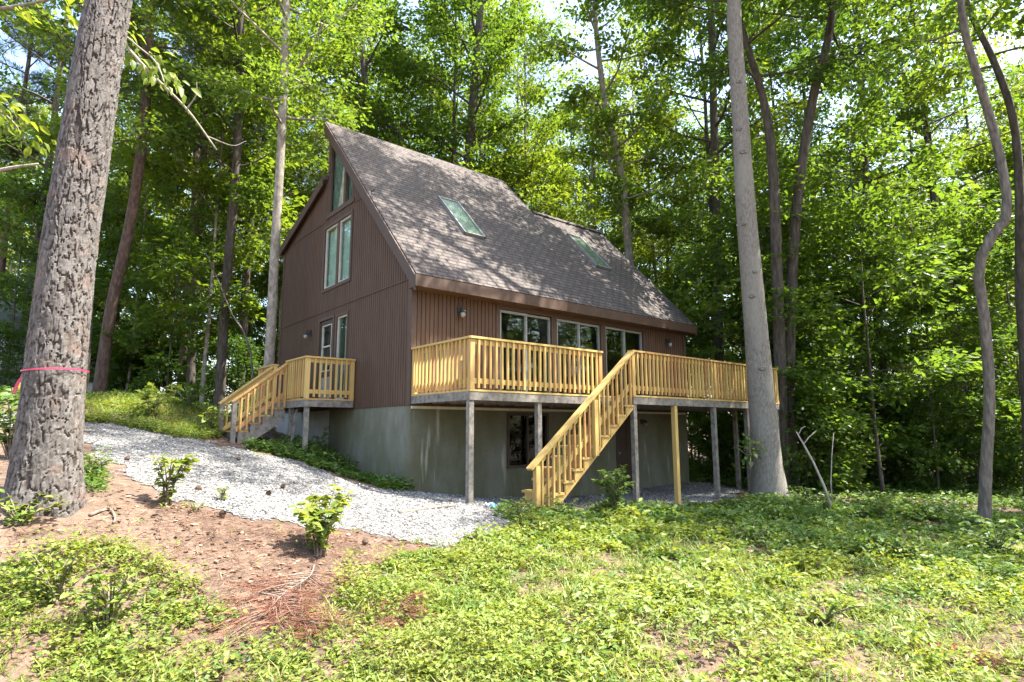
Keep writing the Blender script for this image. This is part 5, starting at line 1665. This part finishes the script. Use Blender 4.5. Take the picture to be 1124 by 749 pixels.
# leafy shoot on the smooth trunk
def shoot():
    p = at(822, 492, 12.55)
    o = thing('leafy_shoot', 'bright leafy shoot sprouting from the smooth grey trunk', 'shoot', p)
    rng = np.random.default_rng(4)
    tb = MB()
    tb.tube([at(838, 505, 12.70), at(830, 498, 12.6), at(822, 482, 12.5)], [0.014, 0.01, 0.004], 5)
    tb.tube([at(830, 498, 12.6), at(820, 500, 12.5), at(812, 494, 12.45)], [0.01, 0.007, 0.003], 5)
    tb.build('stem', M['stick'], o, True)
    N = 60
    c = rng.normal(0, 0.10, (N, 3)) + np.array((0, 0, 0.0))
    d = unit(c + rng.normal(0, .05, (N, 3)))
    n = unit(np.stack([rng.normal(0, .4, N), rng.normal(0, .4, N), np.ones(N)], -1))
    obj_from('foliage', leaf_mesh6('foliage', c, d, n, 0.13 * rng.uniform(.6, 1.2, N), M['weed_dark'], 0.34), o)
shoot()

# dead fallen pine branches with rust red needles
def dead_branch(label, px0, py0, px1, py1, seed):
    rng = np.random.default_rng(seed)
    a, b = hit(px0, py0), hit(px1, py1)
    o = thing('dead_pine_branch', label, 'branch', a, 'dead pine branches on the ground')
    tb = MB()
    mid = (a + b) / 2
    L = np.linalg.norm(b - a)
    side = np.array((-(b - a)[1], (b - a)[0], 0)) / L
    pts = catmull([a + (0, 0, .02), a * 0.67 + b * 0.33 + side * L * 0.06 + (0, 0, .05), a * .33 + b * .67 - side * L * .05 + (0, 0, .04), b + (0, 0, .03)], 6)
    tb.tube(pts, list(np.linspace(0.010, 0.004, len(pts))), 6)
    C, D = [], []
    for k in range(3, len(pts)):
        for r in range(3):
            e = unit(pts[k] - pts[k - 1])
            an = rng.choice((-1, 1)) * rng.uniform(0.4, 1.1)
            d = np.array((e[0] * math.cos(an) - e[1] * math.sin(an), e[0] * math.sin(an) + e[1] * math.cos(an), rng.uniform(-0.03, 0.07)))
            l = L * rng.uniform(0.2, 0.5)
            q = [pts[k], pts[k] + d * l * .6, pts[k] + d * l + (0, 0, -.02)]
            tb.tube(q, [0.006, 0.004, 0.002], 4)
            for u in np.linspace(0.3, 1.0, 5):
                w = pts[k] + d * l * u
                for z in range(6):
                    C.append(w); D.append(d * 0.8 + rng.normal(0, 0.62, 3) * np.array((1, 1, 0.14)))
    tb.build('wood', M['stick'], o, True)
    C, D = np.array(C), unit(np.array(D))
    g = terr(C[:, 0], C[:, 1])
    C[:, 2] = np.maximum(C[:, 2], g + 0.02)
    me = leaf_mesh('needles', C - a, D, unit(rng.normal(0, 1, C.shape)), 0.15 * rng.uniform(.5, 1.3, len(C)), M['needle_dead'], 0.011, 0.1)
    obj_from('needles', me, o)
dead_branch('rust red dead pine branch lying above the middle weeds', 345, 625, 292, 690, 1)
dead_branch('fallen dead pine branch with red needles at the brown patch edge', 285, 655, 345, 695, 2)
dead_branch('small reddish dead branch right of the green sapling', 425, 655, 440, 690, 3)
dead_branch('thin reddish dead branch in the right foreground weeds', 1030, 735, 1060, 722, 4)
def stick(label, pts, r, m='stick', name='fallen_stick', forks=(), lift=0.02):
    mb = MB()
    P = catmull([hit(*p) + np.array((0, 0, lift)) for p in pts], 4)
    mb.tube(P, list(np.linspace(r, r * 0.5, len(P))), 6)
    for f in forks:
        Q = catmull([hit(*p) + np.array((0, 0, lift)) for p in f], 4)
        mb.tube(Q, list(np.linspace(r * .6, r * .3, len(Q))), 5)
    return tag(mb.build(name, M[m], None, True), label, 'stick')
stick('long dark stick lying on the gravel near the first deck post', [(438, 566), (470, 560), (500, 557)], 0.02)
stick('forked brown stick lying on the weeds left of centre', [(370, 678), (392, 682), (408, 686)], 0.016, forks=([(385, 681), (395, 674), (402, 670)],))
stick('short stick on the weeds below the gravel end', [(455, 692), (478, 700)], 0.014)
stick('grey stick lying on the edge of the gravel tip', [(418, 635), (442, 640), (455, 638)], 0.014)
stick('curved root like stick on the bare soil by the pine', [(98, 572), (118, 566), (126, 572), (124, 580)], 0.018)
stick('pale thin stick on the bare soil right of the smooth trunk', [(868, 572), (900, 562), (905, 556)], 0.013, 'dead')
# bleached dead limbs standing at the wood edge
mb = MB()
g0 = hit(915, 562)
dd = float(np.dot(g0 - CAM, FWD))
mb.tube([g0 - (0, 0, .1), at(905, 535, dd), at(893, 508, dd), at(882, 488, dd), at(874, 474, dd)], [0.028, 0.024, 0.021, 0.018, 0.010], 7)
mb.tube([at(882, 488, dd), at(888, 480, dd), at(896, 473, dd)], [0.015, 0.01, 0.006], 5)
mb.tube([at(876, 478, dd), at(880, 470, dd), at(884, 468, dd)], [0.012, 0.008, 0.004], 5)
tag(mb.build('dead_limb', M['dead'], None, True), 'bleached broken limb leaning at the edge of the dark woods', 'branch')
mb = MB()
g0 = hit(914, 556)
dd = float(np.dot(g0 - CAM, FWD)) + 0.5
g0 = at(914, 556, dd); g0[2] = tz(g0[0], g0[1]) - 0.1
mb.tube([g0, at(912, 530, dd), at(913, 500, dd), at(915, 476, dd)], [0.014, 0.012, 0.010, 0.006], 6)
tag(mb.build('dead_sapling', M['dead'], None, True), 'thin upright dead stem behind the bleached broken limb', 'branch')
# pine cones on the gravel and soil
def cone_mesh():
    mb = MB()
    for i in range(9):
        z = 0.008 + i * 0.0075
        r = 0.030 * math.sin(math.pi * (0.18 + 0.78 * i / 9)) + 0.004
        for k in range(8):
            a = 2 * math.pi * (k / 8 + 0.31 * i)
            c, s_ = math.cos(a), math.sin(a)
            mb.quad((c * r * .3, s_ * r * .3, z - .004), (c * r * .9 - s_ * .009, s_ * r * .9 + c * .009, z + .003), (c * r * 1.15, s_ * r * 1.15, z + .009), (c * r * .9 + s_ * .009, s_ * r * .9 - c * .009, z + .003))
    mb.lathe((0, 0, 0), [(0.004, 0), (0.012, 0.02), (0.012, 0.05), (0.004, 0.078)], 8)
    return mb.mesh('pine_cone', M['cone'])
cm = cone_mesh()
rc_ = random.Random(3)
for px, py, lab in ((141, 507, 'pine cone on the gravel near the big pine'), (221, 541, 'pine cone on the gravel beside the low weed clump'), (308, 538, 'pine cone on the gravel in front of the porch'),
                    (297, 546, 'pine cone lying on the shaded gravel edge'), (239, 571, 'pine cone at the brown edge of the drive'), (402, 601, 'pine cone on the soil right of the green sapling'), (262, 507, 'pine cone on the gravel by the foot of the porch stairs')):
    o = obj_from('pine_cone', cm)
    o.location = Vector(hit(px, py)) + Vector((0, 0, 0.035))
    o.rotation_euler = (1.45, rc_.uniform(-.3, .3), rc_.uniform(0, 6.28))
    tag(o, lab, 'pine cone', 'pine cones on the ground')
# crumpled blue and white wrapper by the first deck post
p = hit(541, 560)
rw = random.Random(9)
def crumple(n, s, dz, name, m, par):
    mb = MB()
    g = [[np.array(((i / n - .5) * s, (j / n - .5) * s, dz + abs(rw.gauss(0, s * .22)))) for j in range(n + 1)] for i in range(n + 1)]
    for i in range(n):
        for j in range(n):
            mb.quad(p + g[i][j], p + g[i + 1][j], p + g[i + 1][j + 1], p + g[i][j + 1])
    return mb.build(name, M[m], par)
wr = thing('wrapper', 'crumpled blue and white plastic wrapper on the ground near the first deck post', 'litter', p)
crumple(4, 0.13, 0.03, 'blue_film', 'wrap_b', wr)
p = p + np.array((-0.05, 0.05, 0.01))
crumple(4, 0.11, 0.05, 'white_film', 'wrap_w', wr)
# glimpses beyond the left woods: a pale house, a small shed and something yellow
def far_house(label, name, px, d, w, l, h, cat):
    b = at(px, 450, d)
    g = tz(b[0], b[1])
    b = np.array((b[0], b[1], g))
    o = thing(name, label, cat, b)
    ax, ay = RGT, np.array((FWD[0], FWD[1], 0)) / math.hypot(FWD[0], FWD[1])
    P = lambda a, c, z: b + ax * a + ay * c + np.array((0, 0, z))
    mb = MB()
    mb.frame_box(P(0, 0, h / 2 - 0.3), ax * w / 2, ay * l / 2, np.array((0, 0, h / 2 + .3)))
    mb.prism([P(-w / 2, -l / 2 + .01, h), P(w / 2, -l / 2 + .01, h), P(0, -l / 2 + .01, h + w * .32)], ay * (l - .02))
    mb.build('wall', M['far_wall'], o)
    mb = MB()
    for s in (-1, 1):
        mb.prism([P(s * (w / 2 + .2), -l / 2 - .2, h - .1), P(0, -l / 2 - .2, h + w * .32 + .04), P(0, l / 2 + .2, h + w * .32 + .04), P(s * (w / 2 + .2), l / 2 + .2, h - .1)], (0, 0, .12))
    mb.build('roof', M['far_roof'], o)
    if w > 3:
        for a in (-w * .28, w * .22):
            f = MB()
            f.frame_box(P(a, -l / 2 - .03, h * .55), ax * .5, ay * .03, np.array((0, 0, .7)))
            wn = f.build('window', M['white'], o)
            f = MB()
            f.frame_box(P(a, -l / 2 - .065, h * .55), ax * .42, ay * .006, np.array((0, 0, .62)))
            f.build('pane', M['darkframe'], wn)
    return o
far_house('pale house glimpsed through the trees at the far left', 'neighbour_house', -14, 23, 5, 5, 2.2, 'house')
far_house('small white gabled shed glimpsed right of the big pine', 'shed', 106, 23, 1.0, 1.6, 1.0, 'shed')
b = at(22, 433, 14)
gq = tz(b[0], b[1])
mb = MB()
mb.lathe((b[0], b[1], gq - 0.05), [(0.08, 0), (0.10, 0.03), (0.10, 0.22), (0.09, 0.28), (0.04, 0.31), (0.04, 0.35)], 14)
tag(mb.build('barrel', M['yellow'], None, True), 'small yellow container half hidden by leaves at the far left', 'container')
